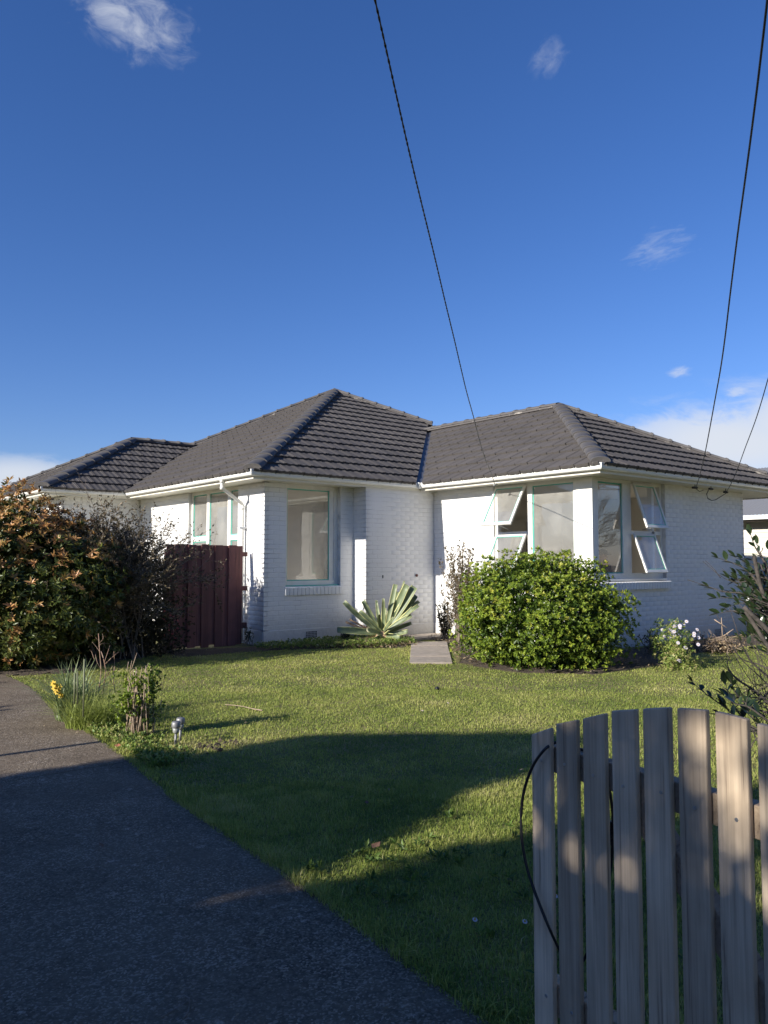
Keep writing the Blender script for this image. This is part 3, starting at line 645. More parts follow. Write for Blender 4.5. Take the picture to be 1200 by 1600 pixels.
# --- fascia, soffit, gutter ---------------------------------------
EAVE=[(5.0,24.5),(5.0,17.4),(6.8,17.4),(6.8,11.8),(10.65,11.8),(10.65,7.48),(18.15,7.48),(18.15,17)]
def offset_path(path,d):
    """shift the eave line inwards (towards the house) by d, mitred"""
    out_=[]
    for i,p in enumerate(path):
        p=Vector(p); n_=[]
        for a,b in ((i-1,i),(i,i+1)):
            if a>=0 and b<len(path):
                t=(Vector(path[b])-Vector(path[a])).normalized(); n_.append(Vector((-t.y,t.x)))
        if len(n_)==2 and (n_[0]-n_[1]).length>.01: q=p+(n_[0]+n_[1])*d
        else: q=p+n_[0]*d
        out_.append(q)
    return out_
def run(name,prof,m,parent,i,sm=False,bevel=0):
    """extrude profile [(inward,z)] along eave segment i with mitred ends"""
    mb=MB(); A=[];B=[]
    for d,z in prof:
        pp=offset_path(EAVE,d); A.append((*pp[i],z)); B.append((*pp[i+1],z))
    n=len(prof); mb.add(A+B,[(k,k+1,n+k+1,n+k) for k in range(n-1)]+[(n-1,0,n,2*n-1)],0,sm)
    mb.f.append(tuple(range(n))[::-1]); mb.mi.append(0); mb.sm.append(False); mb.f.append(tuple(range(n,2*n))); mb.mi.append(0); mb.sm.append(False)
    return mb.build(name,m,parent,bevel=bevel)
GP=[(0.0,3.075),(.004,3.085),(.016,3.085),(.012,3.06),(.016,3.02),(.04,2.99),(.10,2.985),(.10,2.975),(.045,2.975),(.018,2.985),(.003,3.01),(.0,3.04)]
for i in range(7):
    run('gutter',GP,M['trim'],HOUSE,i,False)
    run('fascia',[(.102,2.93),(.128,2.93),(.128,3.07),(.102,3.07)],M['soffit'],HOUSE,i)
# gutter joint brackets
for (x,y_,dx,dy) in [(10.65,11.8,0,0)]:
    mb=MB(); mb.box((10.60,11.76,2.965),(10.665,11.80,3.09)); mb.build('gutter_joiner',M['trim'],HOUSE,bevel=.006)
# soffits (boards between fascia and walls)
def soff(x0,y0,x1,y1): 
    mb=MB(); mb.box((x0,y0,ZS),(x1,y1,ZS+.012)); mb.build('soffit',M['soffit'],HOUSE)
soff(6.92,11.92,XA+.12,17.40); soff(XA+.12,11.92,10.77,YA+.14); soff(10.77,7.60,XC+.15,YB+.1); soff(XC+.15,7.60,18.03,YC+.14); soff(5.12,17.52,7.5,18.1); soff(5.12,18.1,5.72,24); soff(XE+.01,YC+.14,18.03,16)
# --- downpipe ------------------------------------------------------
mb=MB(); a=on(347,752,'x',6.86); yd=a.y
top=Vector((6.86,yd,2.99)); elbow=Vector((6.86,yd,2.84)); e2=Vector((7.33,13.02,2.57)); bot=Vector((7.33,13.02,.03))
def bend(pts,r=.06):
    out_=[pts[0]]
    for i in range(1,len(pts)-1):
        a,b,c=pts[i-1],pts[i],pts[i+1]; d1=(a-b).normalized(); d2=(c-b).normalized()
        for t in (0,.33,.66,1): out_.append((b+d1*r).lerp(b,t).lerp(b.lerp(b+d2*r,t),t))
    out_.append(pts[-1]); return out_
mb.tube(bend([top,elbow,e2,bot]),.033,12); dp=mb.build('downpipe',M['trim'],HOUSE)
mb=MB(); mb.tube([top+Vector((0,0,.02)),top-Vector((0,0,.06))],.043,12); mb.tube([elbow+Vector((0,0,.03)),elbow-Vector((0,0,.03))],.038,12)
mb.tube([e2+Vector((0,0,-.03)),e2+Vector((0,0,-.1))],.038,12); mb.build('pipe_collar',M['trim'],dp)
mb=MB(); mb.bar((7.29,13.02,2.13),(7.41,13.02,2.13),.09,.03); mb.bar((7.29,13.02,.9),(7.41,13.02,.9),.09,.03); mb.build('pipe_bracket',M['galv'],dp)
# --- vents ---------------------------------------------------------
def vent(c,u,n,w=.24,h=.13,m='black'):
    c=Vector(c); u=Vector(u); n=Vector(n); mb=MB()
    mb.add([c-u*w/2+n*.013,c+u*w/2+n*.013,c+u*w/2+Vector((0,0,h))+n*.013,c-u*w/2+Vector((0,0,h))+n*.013],[(0,1,2,3)]); v_=mb.build('air_vent',M['black'],HOUSE)
    mb=MB()
    for i in range(9): mb.bar(c+u*(-w/2+w*i/8)+n*.018,c+u*(-w/2+w*i/8)+n*.018+Vector((0,0,h)),.007,.006,up=tuple(n))
    for j in range(5): mb.bar(c-u*w/2+n*.020+Vector((0,0,h*j/4)),c+u*w/2+n*.020+Vector((0,0,h*j/4)),.004,.007)
    mb.build('vent_grille',M[m],v_)
cv=on(486,1000,'y',YA); vent((cv.x,YA,.075+.02),(1,0,0),(0,-1,0),.25,.12,'plinth')
cv=on(1121,1001,'y',YC); vent((cv.x,YC,.03),(1,0,0),(0,-1,0),.25,.14,'plinth')
# small tap hole / marks on the wall by the step
mb=MB(); c=on(650,899,'y',YB); mb.tube([(c.x,YB+.01,c.z),(c.x,YB-.035,c.z)],.018,8); mb.tube([(c.x,YB-.02,c.z),(c.x,YB-.03,c.z)],.03,8); mb.build('wall_fitting',mat('rusty_fitting',(.16,.05,.04),.7),HOUSE)
mb=MB(); c=on(598,901,'y',YB); mb.box((c.x-.01,YB-.008,c.z-.03),(c.x+.01,YB,c.z+.03)); mb.build('wall_hole',M['black'],HOUSE)
# --- interior rooms -------------------------------------------------
def room(x0,y0,x1,y1,open_faces=()):
    mb=MB(); z0,z1=.45,ZS-.01
    mb.add([(x0,y0,z0),(x1,y0,z0),(x1,y1,z0),(x0,y1,z0)],[(0,1,2,3)],1); mb.add([(x0,y0,z1),(x1,y0,z1),(x1,y1,z1),(x0,y1,z1)],[(3,2,1,0)])
    if 'x1' not in open_faces: mb.add([(x1,y0,z0),(x1,y1,z0),(x1,y1,z1),(x1,y0,z1)],[(0,1,2,3)])
    if 'y1' not in open_faces: mb.add([(x0,y1,z0),(x1,y1,z0),(x1,y1,z1),(x0,y1,z1)],[(3,2,1,0)])
    if 'x0' not in open_faces: mb.add([(x0,y0,z0),(x0,y1,z0),(x0,y1,z1),(x0,y0,z1)],[(3,2,1,0)])
    if 'y0' not in open_faces: mb.add([(x0,y0,z0),(x1,y0,z0),(x1,y0,z1),(x0,y0,z1)],[(0,1,2,3)])
    mb.build('interior_room',[M['inside'],M['floor_in']],HOUSE)
room(XA+.16,YA+.19,11.0,15.6,('x0','y0')); room(XC+.16,YC+.17,15.7,12.2,('x0','y0'))
# plasterboard behind the brick below and beside the windows
mb=MB()
mb.box((XA+.10,YA+.10,0),(XA+.46-.02,YA+.19,2.94)); mb.box((9.12,YA+.10,0),(11.0,YA+.19,2.94)); mb.box((7.84,YA+.10,0),(9.12,YA+.19,1.04))
mb.box((XA+.10,YA+.19,0),(XA+.16,13.30,2.94)); mb.box((XA+.10,15.44,0),(XA+.16,15.6,2.94)); mb.box((XA+.10,13.30,0),(XA+.16,15.44,1.04))
mb.box((XC+.10,10.32,0),(XC+.15,12.2,2.94)); mb.box((XC+.10,YC+.2,0),(XC+.15,10.32,1.10)); mb.box((XC+.16,YC+.10,0),(13.45,YC+.16,1.10)); mb.box((13.45,YC+.10,0),(16.2,YC+.16,2.94))
mb.build('wall_lining',M['inside'],HOUSE)
# window boards and an inner door frame seen through the glass
mb=MB(); mb.box((XC+.14,YC+.20,1.13),(XC+.30,10.3,1.16)); mb.box((XC+.2,YC+.14,1.20),(13.4,YC+.30,1.23)); mb.box((XA+.17,YA+.19,1.07),(9.1,YA+.32,1.10)); mb.build('window_board',M['frame'],HOUSE)
mb=MB(); mb.box((13.4,12.12,.45),(13.5,12.19,2.5)); mb.box((14.3,12.12,.45),(14.4,12.19,2.5)); mb.box((13.5,12.12,2.42),(14.3,12.19,2.5)); mb.box((13.5,12.15,.45),(14.3,12.18,2.42)); mb.build('interior_door',M['frame'],HOUSE)

# --- roof -----------------------------------------------------------
roof=MB()
def zf(t): return ZE-.05+TAN*t
A1=(13.09,18.09,zf(6.29)); 
roof.add([(6.8,11.8,zf(0)),(19.38,11.8,zf(0)),(19.38,24.38,zf(0)),(6.8,24.38,zf(0)),A1],[(0,1,4),(1,2,4),(2,3,4),(3,0,4)])
roof.add([(10.65,7.48,zf(0)),(18.15,7.48,zf(0)),(14.4,11.23,zf(3.75)),(14.4,15.55,zf(3.75)),(10.65,11.8,zf(0)),(18.15,17,zf(0)),(14.4,17,zf(3.75))],[(0,1,2),(0,2,3,4),(1,5,6,2)])
roof.add([(5,17.4,zf(0)),(5,23.92,zf(0)),(8.26,20.66,zf(3.26)),(6.8,17.4,zf(0)),(10.06,20.66,zf(3.26)),(8,23.92,zf(0)),(10.06,22,zf(2.6))],[(0,2,1),(0,3,4,2),(2,4,6,5,1)])
M['gap_shade'] = mat('gap_shade_underlay', (.012,.012,.012), .95)  # roof base made near-black so sunlit gaps between tiles look shaded
ROOF=roof.build('roof',M['gap_shade'],HOUSE)
TW=.288; TG=.415
def tile_mesh():
    prof=[(0,.012),(.08,.001),(.30,-.002),(.46,.006),(.54,.006),(.62,-.001),(.80,.001),(.86,.012),(.93,.007),(1.0,.012)]
    mb=MB(); n=len(prof); L=TG+.05
    # local x = across, local y = up-slope, local z = normal; butt end at y=0
    WT=TW-.011; f=[(u*WT,0,h+.046) for u,h in prof]; bck=[(u*WT,L,h+.006) for u,h in prof]; bt=[(u*WT,0.006,h-.004) for u,h in prof]
    mb.add(f+bck,[(i,i+1,n+i+1,n+i) for i in range(n-1)],0,True); mb.add(bt+f,[(i,i+1,n+i+1,n+i) for i in range(n-1)])
    mb.add([f[0],bck[0],(0,L,0),(0,0,0)],[(0,1,2,3)]); mb.add([f[-1],bck[-1],(WT,L,-.02),(WT,0,-.02)],[(3,2,1,0)])
    return mb
TM=tile_mesh(); TMESH=TM.mesh('roof_tile',M['tile'])
TV=np.array(TM.v); TF=TM.f
def clip_poly(poly,pl):
    """clip a 3D polygon by (x,y) half-plane a*x+b*y<=c"""
    a,b,c=pl; o_=[]
    for i in range(len(poly)):
        p=poly[i]; q=poly[(i+1)%len(poly)]; dp_=a*p[0]+b*p[1]-c; dq=a*q[0]+b*q[1]-c
        if dp_<=0: o_.append(p)
        if (dp_<0<dq) or (dq<0<dp_): t=dp_/(dp_-dq); o_.append(p+(q-p)*t)
    return o_
TILES=[]
def tile_face(origin,u,planes,length,rows,u_start=0,phase=0.):
    """origin = world point of the eave line, u = world direction along the eave (tiles laid rightwards when looking up-slope); planes in local (along,up) coords, keep a*s+b*t<=c"""
    o_=Vector(origin); u=Vector((*u,0)); up_h=Vector((-u.y,u.x,0))         # horizontal up-slope direction
    up=(up_h*COS+Vector((0,0,SIN))); nn=u.cross(up).normalized()
    m=Matrix(((u.x,up.x,nn.x,o_.x),(u.y,up.y,nn.y,o_.y),(u.z,up.z,nn.z,o_.z),(0,0,0,1)))
    for r in range(rows):
        s=u_start-(phase+(r%2)*.5)*TW; t=r*TG-.03
        while s<length:
            cs=[(s,t),(s+TW,t),(s,t+TG),(s+TW,t+TG)]
            ins=[[a*x+b*y_<=c for a,b,c in planes] for x,y_ in cs]
            full=all(all(q) for q in ins) and all(a*x+b*y_<=c for a,b,c in planes for x,y_ in ((s,t+TG+.05),(s+TW,t+TG+.05)))
            anyin=not any(all(a*x+b*y_>c for x,y_ in cs+[(s,t+TG+.05),(s+TW,t+TG+.05)]) for a,b,c in planes)
            if anyin:
                jm=Matrix.Translation((s+random.uniform(-.003,.003),t+random.uniform(-.004,.004),random.uniform(0,.003)))@Matrix.Rotation(random.uniform(-.006,.006),4,'Z')
                TILES.append((m@jm,full,(s,t),planes,m))
            s+=TW
K=COS   # slope length of a 45-degree plan hip: t = s*... (s horizontal, slope distance = s/COS)
# planes in (s, t): hips rise at t = s/COS
sr=6.29/COS
# main pyramid, left face (faces -x): eave from (6.8,24.38) to (6.8,11.8); u = (0,-1)
L1=24.38-11.8
tile_face((6.8,24.38,ZE-.03),(0,-1),[(-1/K,1,0-.06),(1/K,1,L1/K-.06),(-1/K,-1,-(24.38-17.4)/K+.10)],L1,18,u_start=3.2)
# main pyramid, front face (faces -y): eave from (6.8,11.8); u=(1,0); right of the valley is the wing
tile_face((6.8,11.8,ZE-.03),(1,0),[(-1/K,1,-.06),(1/K,1,L1/K-.06),(1/K,-1,3.85/K-.11)],L1,18,phase=.3)
# wing C, left face: eave (10.65,11.8)->(10.65,7.48), u=(0,-1)
tile_face((10.65,11.8,ZE-.03),(0,-1),[(-1/K,-1,-.11+0*K),(1/K,1,4.32/K-.06),(0,1,3.75/K-.03)],4.4,11,u_start=-4.5,phase=.1)
# wing C, front hip face: eave (10.65,7.48)->(18.15,7.48)
tile_face((10.65,7.48,ZE-.03),(1,0),[(-1/K,1,-.06),(1/K,1,7.5/K-.06)],7.5,11,phase=.6)
# far-left wing: front face, left hip face
tile_face((5,17.4,ZE-.03),(1,0),[(-1/K,1,-.06),(1/K,-1,1.8/K-.06),(0,1,3.26/K-.03)],5.4,9,phase=.2)
tile_face((5,23.92,ZE-.03),(0,-1),[(-1/K,1,-.06),(1/K,1,6.52/K-.06)],6.52,9)
wholes=[t for t in TILES if t[1]]
wholes.sort(key=lambda t:(t[0].translation-CAM).length)
for t in wholes[:300]: link('roof_tile',TMESH,ROOF,mw=t[0])
V=[];F=[];k=0
fq=[f for f in TF]
Vr=[];Fr=[]
for t in wholes[300:]:
    m=np.array(t[0]); Vr.append(TV@m[:3,:3].T+m[:3,3])
    Fr+= [[k+i for i in f] for f in fq]; k+=len(TV)
vlist=list(map(tuple,np.concatenate(Vr)))
for t in TILES:
    if t[1]: continue
    loc=np.array(t[4].inverted()@t[0]); mw_=np.array(t[4]); lv=TV@loc[:3,:3].T+loc[:3,3]
    for f in fq:
        poly=[lv[i] for i in f]
        for pl in t[3]:
            poly=clip_poly(poly,pl)
            if len(poly)<3: break
        if len(poly)>=3:
            base=len(vlist); vlist+= [tuple(mw_[:3,:3]@p+mw_[:3,3]) for p in poly]; Fr.append(list(range(base,base+len(poly))))
me=bpy.data.meshes.new('roof_tiles'); oo=Vector((10,12,3)); me.from_pydata([tuple(Vector(v)-oo) for v in vlist],[],Fr); me.materials.append(M['tile']); me.update()
o=link('roof_tiles',me,ROOF,oo); o['kind']='stuff'
# ridge and hip caps
def cap_mesh():
    mb=MB(); n=9; L=.47; ws=.150
    def sec(y,sc,lift): 
        r=[]
        for i in range(n):
            a=math.pi*i/(n-1); x=-math.cos(a)*ws*sc; z=(math.sin(a)**.8)*.075*sc-.035+lift; r.append((x,y,z))
        return r
    S_=[sec(0,1.06,.006),sec(.05,1.07,.010),sec(.058,1.0,0),sec(L,.97,-.006)]
    vs=sum(S_,[]); mb.add(vs,[(j*n+i,j*n+i+1,(j+1)*n+i+1,(j+1)*n+i) for j in range(3) for i in range(n-1)],0,True)
    mb.add(S_[0]+[(0,0.01,-.04)],[(i+1,i,n) for i in range(n-1)])
    return mb.mesh('ridge_cap',M['cap'])
CAPM=cap_mesh()
def caps(p0,p1,lift=.045,visible=True):
    p0=Vector(p0);p1=Vector(p1);d=(p1-p0); L=d.length; d.normalize(); n_=max(1,round(L/.42)); st=L/n_
    r=d.cross(Vector((0,0,1))).normalized(); up=r.cross(d)
    for i in range(n_):
        p=p0+d*(st*i)+Vector((0,0,lift+random.uniform(-.004,.004)))
        m=Matrix(((r.x,d.x,up.x,p.x),(r.y,d.y,up.y,p.y),(r.z,d.z,up.z,p.z),(0,0,0,1)))@Matrix.Rotation(random.uniform(-.012,.012),4,'Z')
        link('ridge_cap',CAPM,ROOF,mw=m)
    mb=MB(); off=r*.115; 
    dn_=Vector((0,0,-.012)); mb.bar(p0+off+dn_,p1+off+dn_,.035,.05); mb.bar(p0-off+dn_,p1-off+dn_,.035,.05); mb.build('ridge_mortar',M['mortar_r'],ROOF)
def zz(t): return ZE+TAN*t
caps((6.84,11.84,zz(.0)),(13.05,18.05,zz(6.24)))
caps((15.05,16.13,zz(4.33)),(13.12,18.06,zz(6.26)))
caps((6.84,24.34,zz(.04)),(13.05,18.13,zz(6.24)))
caps((14.4,15.75,zz(3.75)),(14.4,11.27,zz(3.75)))
caps((10.69,7.52,zz(.0)),(14.37,11.20,zz(3.72)))
caps((18.11,7.52,zz(.04)),(14.43,11.20,zz(3.72)))
caps((5.04,17.44,zz(.0)),(8.24,20.64,zz(3.24)))
caps((5.04,23.88,zz(.04)),(8.24,20.68,zz(3.24)))
caps((10.02,20.66,zz(3.26)),(8.28,20.66,zz(3.26)))
# valley trays
for a,b in (((10.65,11.8,ZE-.035),(14.4,15.55,zz(3.75)-.035)),((6.8,17.4,ZE-.035),(10.06,20.66,zz(3.26)-.035))):
    a=Vector(a);b=Vector(b);r=(b-a).cross(Vector((0,0,1))).normalized(); mb=MB(); u_=Vector((0,0,.045))
    mb.add([a-r*.13+u_,a,a+r*.13+u_,b-r*.13+u_,b,b+r*.13+u_],[(0,1,4,3),(1,2,5,4)]); mb.build('valley_tray',M['valley'],ROOF)

# ------------------------------------------------------------ person kneeling inside at the corner window
pc=on(941,868,'y',10.3)
PER=thing('person','person in dark shirt and dark cap low behind the street side corner window','person',(pc.x,pc.y,.45))
def skinfig(name,verts,edges,radii,m,parent,org,sub=2):
    me=bpy.data.meshes.new(name); me.from_pydata(verts,edges,[]); me.materials.append(m)
    o=link(name,me,parent,org); sk=o.modifiers.new('skin','SKIN'); sk.use_smooth_shade=True
    for i,r in enumerate(radii):
        d=me.skin_vertices[0].data[i]; d.radius=(r,r) if not hasattr(r,'__len__') else r; d.use_root=(i==0)
    ss=o.modifiers.new('sub','SUBSURF'); ss.levels=sub; ss.render_levels=sub; return o
hz=pc.z-.45+.0   # head-centre height above the floor
# kneeling upright, facing the street (-y)
vs=[(0,.03,.50),(0,.02,.68),(0,.0,.86),(0,-.01,hz-.22),(0,-.015,hz-.13),(0,-.02,hz-.02),(0,-.02,hz+.07),
    (-.10,.03,.46),(-.12,-.02,.08),(-.12,.38,.06),(.10,.03,.46),(.12,-.02,.08),(.12,.38,.06),
    (-.17,0,hz-.24),(-.24,-.06,hz-.48),(-.16,-.24,hz-.42),(.17,0,hz-.24),(.25,-.05,hz-.48),(.18,-.25,hz-.40)]
es=[(0,1),(1,2),(2,3),(3,4),(4,5),(5,6),(0,7),(7,8),(8,9),(0,10),(10,11),(11,12),(3,13),(13,14),(14,15),(3,16),(16,17),(17,18)]
rs=[.15,.14,.16,.13,.06,.09,.075,.11,.07,.05,.11,.07,.05,.075,.05,.035,.075,.05,.035]
body=skinfig('body',vs,es,rs,M['skin'],PER,(pc.x,pc.y,.45))
vs2=[(0,.03,.47),(0,.02,.68),(0,.0,.86),(0,-.01,hz-.21),(-.17,0,hz-.24),(-.235,-.05,hz-.44),(.17,0,hz-.24),(.245,-.04,hz-.44)]
skinfig('shirt',vs2,[(0,1),(1,2),(2,3),(3,4),(4,5),(3,6),(6,7)],[.165,.16,.178,.135,.088,.06,.088,.06],M['cloth'],PER,(pc.x,pc.y,.45))
mb=MB(); mb.lathe((pc.x,pc.y-.015,pc.z+.02),[(.102,.0),(.106,.04),(.095,.085),(.06,.115),(.01,.125)],18); mb.box((pc.x-.07,pc.y-.19,pc.z+.02),(pc.x+.07,pc.y-.09,pc.z+.03)); mb.build('cap',M['hair'],PER)
mb=MB(); mb.tube([(pc.x,pc.y-.09,pc.z-.0),(pc.x,pc.y-.125,pc.z-.035),(pc.x,pc.y-.09,pc.z-.045)],[.01,.016,.01],8); mb.build('nose',M['skin'],PER)
mb=MB()
for sx in (-1,1): mb.lathe((pc.x+sx*.033,pc.y-.098,pc.z-.01),[(.004,-.008),(.011,0),(.004,.008)],8)
mb.build('eyes',M['hair'],PER)

# ------------------------------------------------------------ neighbour's house on the right
NB=thing('neighbour_house','cream house with grey corrugated roof glimpsed past the right end of the brick house','house',(23,11,0))
mb=MB(); mb.box((23,3,0),(32,18,2.75)); nbw=mb.build('wall',M['cream'],NB)
for i in range(18):
    mb=MB(); z=.1+i*.15; mb.add([(22.965,3,z),(22.965,18,z),(22.99,18,z+.155),(22.99,3,z+.155),(23,3,z),(23,18,z)],[(0,3,2,1),(0,1,5,4)]); mb.build('weatherboard',M['cream'],nbw)
mb=MB(); n_=150
vs=[];
for i in range(n_*4+1):
    y_=2.5+16*i/(n_*4); h=.012*math.sin(i*math.pi/2); vs+= [(22.4,y_,2.83+h),(27.5,y_,4.75+h)]
mb.add(vs,[(2*i,2*i+1,2*i+3,2*i+2) for i in range(n_*4)],0,True); mb.build('roof',M['corr'],NB)
mb=MB(); mb.box((22.32,2.4,2.70),(22.44,18.6,2.82)); mb.build('gutter',M['trim'],NB)
mb=MB(); mb.box((22.44,2.5,2.66),(23,18.5,2.70)); mb.build('soffit',M['darkwood'],NB)

# ------------------------------------------------------------ overhead wires
def wire(name,label,H_,Q,samples,rad,far,twist=False,parent=None):
    """cable in the vertical plane through H_ and Q; heights fitted to a smooth sag, continued to a far pole"""
    H_=Vector(H_); dx=Vector((Q[0]-H_.x,Q[1]-H_.y,0)); Ld=dx.length; dx.normalize(); nrm=Vector((-dx.y,dx.x,0)); ss=[0];hh=[H_.z]
    for px,py in samples:
        d=ray(px,py); t=(H_-CAM).dot(nrm)/d.dot(nrm); p=CAM+d*t; ss.append((p-H_).dot(dx)); hh.append(p.z)
    ss=np.array(ss);hh=np.array(hh); o_=np.argsort(ss); ss=ss[o_];hh=hh[o_]
    print(name,np.round(ss,2),np.round(hh,2))
    s1=ss[-1]; slope=(hh[-1]-hh[-4])/(ss[-1]-ss[-4])
    n_=int(s1/.035); pts=[]
    S1=np.linspace(0,s1,n_); Hh=np.interp(S1,ss,hh); ker=np.ones(41)/41
    pad=np.concatenate([2*Hh[0]-Hh[20:0:-1],Hh,2*Hh[-1]-Hh[-2:-22:-1]]); Hh=np.convolve(pad,ker,'valid')
    for s,h in zip(S1,Hh): pts.append(H_+dx*s+Vector((0,0,h-H_.z)))
    k=pts[-1]; L2=far
    for i in range(1,int(L2/.4)): s=.4*i; pts.append(Vector((k.x+dx.x*s,k.y+dx.y*s,k.z+slope*s+.006*s*s)))
    mb=MB()
    if twist:
        for ph in (0,math.pi):
            q=[]; L=0
            for i,p in enumerate(pts):
                if i: L+=(p-pts[i-1]).length
                a=L/.11*2*math.pi+ph if i<n_ else ph; q.append(p+(nrm*math.cos(a)+Vector((0,0,1))*math.sin(a))*rad*.75)
            mb.tube(q,rad,5)
    else: mb.tube(pts[::2] if len(pts)>60 else pts,rad,6)
    return mb.build(name,M['black'],parent), pts[-1]
H1=on(773,757,'x',10.72); 
W1=[(586,0),(605,84),(632,205),(650,288),(675,380),(686,430),(698,485),(713,540),(725,600),(737,640),(755,710),(768,740)]
Q1=at(586,0,4.0)
o,e1=wire('overhead_cable','',H1,Q1,W1,.0045,14,True); tag(o,'twisted black cable dropping through the sky to the left of the corner window','cable')
mb=MB(); mb.tube([H1+Vector((.06,0,.02)),H1+Vector((-.01,0,-.01))],.02,10); mb.lathe(H1+Vector((-.01,0,-.03)),[(.012,-.0),(.024,.01),(.024,.03),(.012,.04)],12); o=mb.build('cable_anchor',M['lens'],HOUSE)
H2=on(1088,760,'y',7.60); H3=on(1136,767,'y',7.60)
W2=[(1199,0),(1192,57),(1190,90),(1176,200),(1163,285),(1153,365),(1144,430),(1138,485),(1130,555),(1118,620),(1109,670),(1101,712),(1093,745)]
o,e2_=wire('overhead_cable','',H2,at(1199,0,4.2),W2,.0066,12); tag(o,'long black cable down the right side of the sky to the leftmost eave insulator','cable')
W3=[(1200,592),(1188,635),(1178,665),(1164,700),(1152,735),(1142,757)]
o,e3=wire('overhead_cable','',H3,at(1262,330,8.0),W3,.0066,6); tag(o,'short black cable at the right edge of the sky ending at the rightmost eave insulator','cable')
INS=thing('cable_bracket','black insulators and looped black lead under the street side eave','insulators',H2)
for px,py in ((1086,762),(1111,764),(1134,769)):
    c=on(px,py,'y',7.62); mb=MB()
    for k in range(5): mb.lathe(c+Vector((-.05+.022*k,random.uniform(-.01,.01),-.02)),[(.012,0),(.028,.008),(.026,.03),(.012,.04)],9)
    mb.tube([c+Vector((-.07,0,.0)),c+Vector((.08,0,.0))],.012,6); mb.tube([c,c+Vector((0,.0,.07))],.008,6); mb.build('insulator',M['black'],INS)
mb=MB(); mb.tube([on(px,py,'y',7.63) for px,py in ((1107,766),(1104,772),(1106,779),(1112,782),(1118,781),(1126,776),(1134,771))],.008,6); mb.tube([on(px,py,'y',7.63) for px,py in ((1088,764),(1093,768),(1099,766))],.006,6); mb.build('lead',M['black'],INS)

# ------------------------------------------------------------ red paling fence panel beside the house
FEN=thing('paling_fence','dark red stained paling fence panel between shrubs and downpipe','fence',(6.5,12.8,0))
x=5.74; i=0
while x<7.16:
    w=.150 if i<9 else .155; h=1.80+random.uniform(-.012,.012); mb=MB(); off=.022 if i%2 else 0
    y0=12.78-off+random.uniform(-.004,.004)
    mb.box((x,y0,.02+random.uniform(-.02,.03)),(x+w,y0+.018,h)); o=mb.build('paling',M['redwood'],FEN,bevel=.003); o.rotation_euler=(0,random.uniform(-.004,.004),random.uniform(-.012,.012)); x+=w-.020; i+=1
mb=MB(); mb.box((5.74,12.80,.3),(7.32,12.86,.40)); mb.build('rail',M['redwood'],FEN); mb=MB(); mb.box((5.74,12.80,.98),(7.32,12.86,1.06)); mb.build('rail',M['redwood'],FEN); mb=MB(); mb.box((5.74,12.80,1.60),(7.32,12.86,1.68)); mb.build('rail',M['redwood'],FEN)
# lattice trellis among the shrubs
TR_=thing('lattice_trellis','dark diagonal lattice half hidden behind the bare brown shrub','trellis',(5.0,12.7,0))
def lattice(sgn):
    x0,x1,z0,z1=4.2,5.72,.05,1.55; st=.16; c=-2.0
    while c<4:
        pts=[]
        # line z = z0 + sgn*(x-x0) + c
        for xx in (x0,x1):
            z=z0+sgn*(xx-x0)+c
            if z0<=z<=z1: pts.append((xx,z))
        for zz_ in (z0,z1):
            xx=x0+(zz_-z0-c)/sgn
            if x0<xx<x1: pts.append((xx,zz_))
        if len(pts)>=2 and math.dist(pts[0],pts[1])>.1:
            y_=12.70+(.009 if sgn>0 else 0); mb=MB(); mb.bar((pts[0][0],y_,pts[0][1]),(pts[1][0],y_,pts[1][1]),.008,.034,up=(0,1,0)) if False else mb.bar((pts[0][0],y_,pts[0][1]),(pts[1][0],y_,pts[1][1]),.034,.008,up=(0,1,0)); mb.build('lattice_slat',M['darkwood'],TR_)
        c+=st
lattice(1); lattice(-1)
for xx in (4.18,5.70):
    mb=MB(); mb.box((xx-.025,12.69,0),(xx+.025,12.74,1.6)); mb.build('post',M['darkwood'],TR_)

# ------------------------------------------------------------ picket gate in the foreground
Fh=Vector((math.cos(AZ),math.sin(AZ),0)); Rh=Vector((math.sin(AZ),-math.cos(AZ),0))
def fit_gate():
    pxs=[840.5,879,922,968.5,1017,1072,1133.5,1199.5]; best=None
    for D in np.arange(2.2,2.5,.02):
        for ang in np.arange(30,75,.5):
            c,s=math.cos(R(ang)),math.sin(R(ang))
            for sp in np.arange(.085,.125,.001):
                X0=(840.5-600)/FPX*D; e=0
                for i,p in enumerate(pxs):
                    z=D-s*sp*i; e+=((X0+c*sp*i)/z*FPX+600-p)**2
                if best is None or e<best[0]: best=(e,D,ang,sp,X0)
        
    return best
GD,GA,GS=2.40,None,None
_,GD,ga,GS,GX0=min((fit_gate(),),key=lambda b:b[0]); print('gate fit',_,GD,ga,GS)
gdir=(Rh*math.cos(R(ga))-Fh*math.sin(R(ga))).normalized(); gn=Vector((gdir.y,-gdir.x,0)); 
if gn.dot(-Fh)<0: gn=-gn        # towards the camera
G0=Fh*GD+Rh*GX0
GATE=thing('picket_gate','weathered timber picket gate with arched top in the right foreground','gate',(G0.x,G0.y,0))
tops=[(1143,1133),(1127,1121),(1119,1111),(1107,1105),(1104,1102),(1103,1106),(1108,1120),(1126,1140),(1150,1170)]
PWd=GS*.765
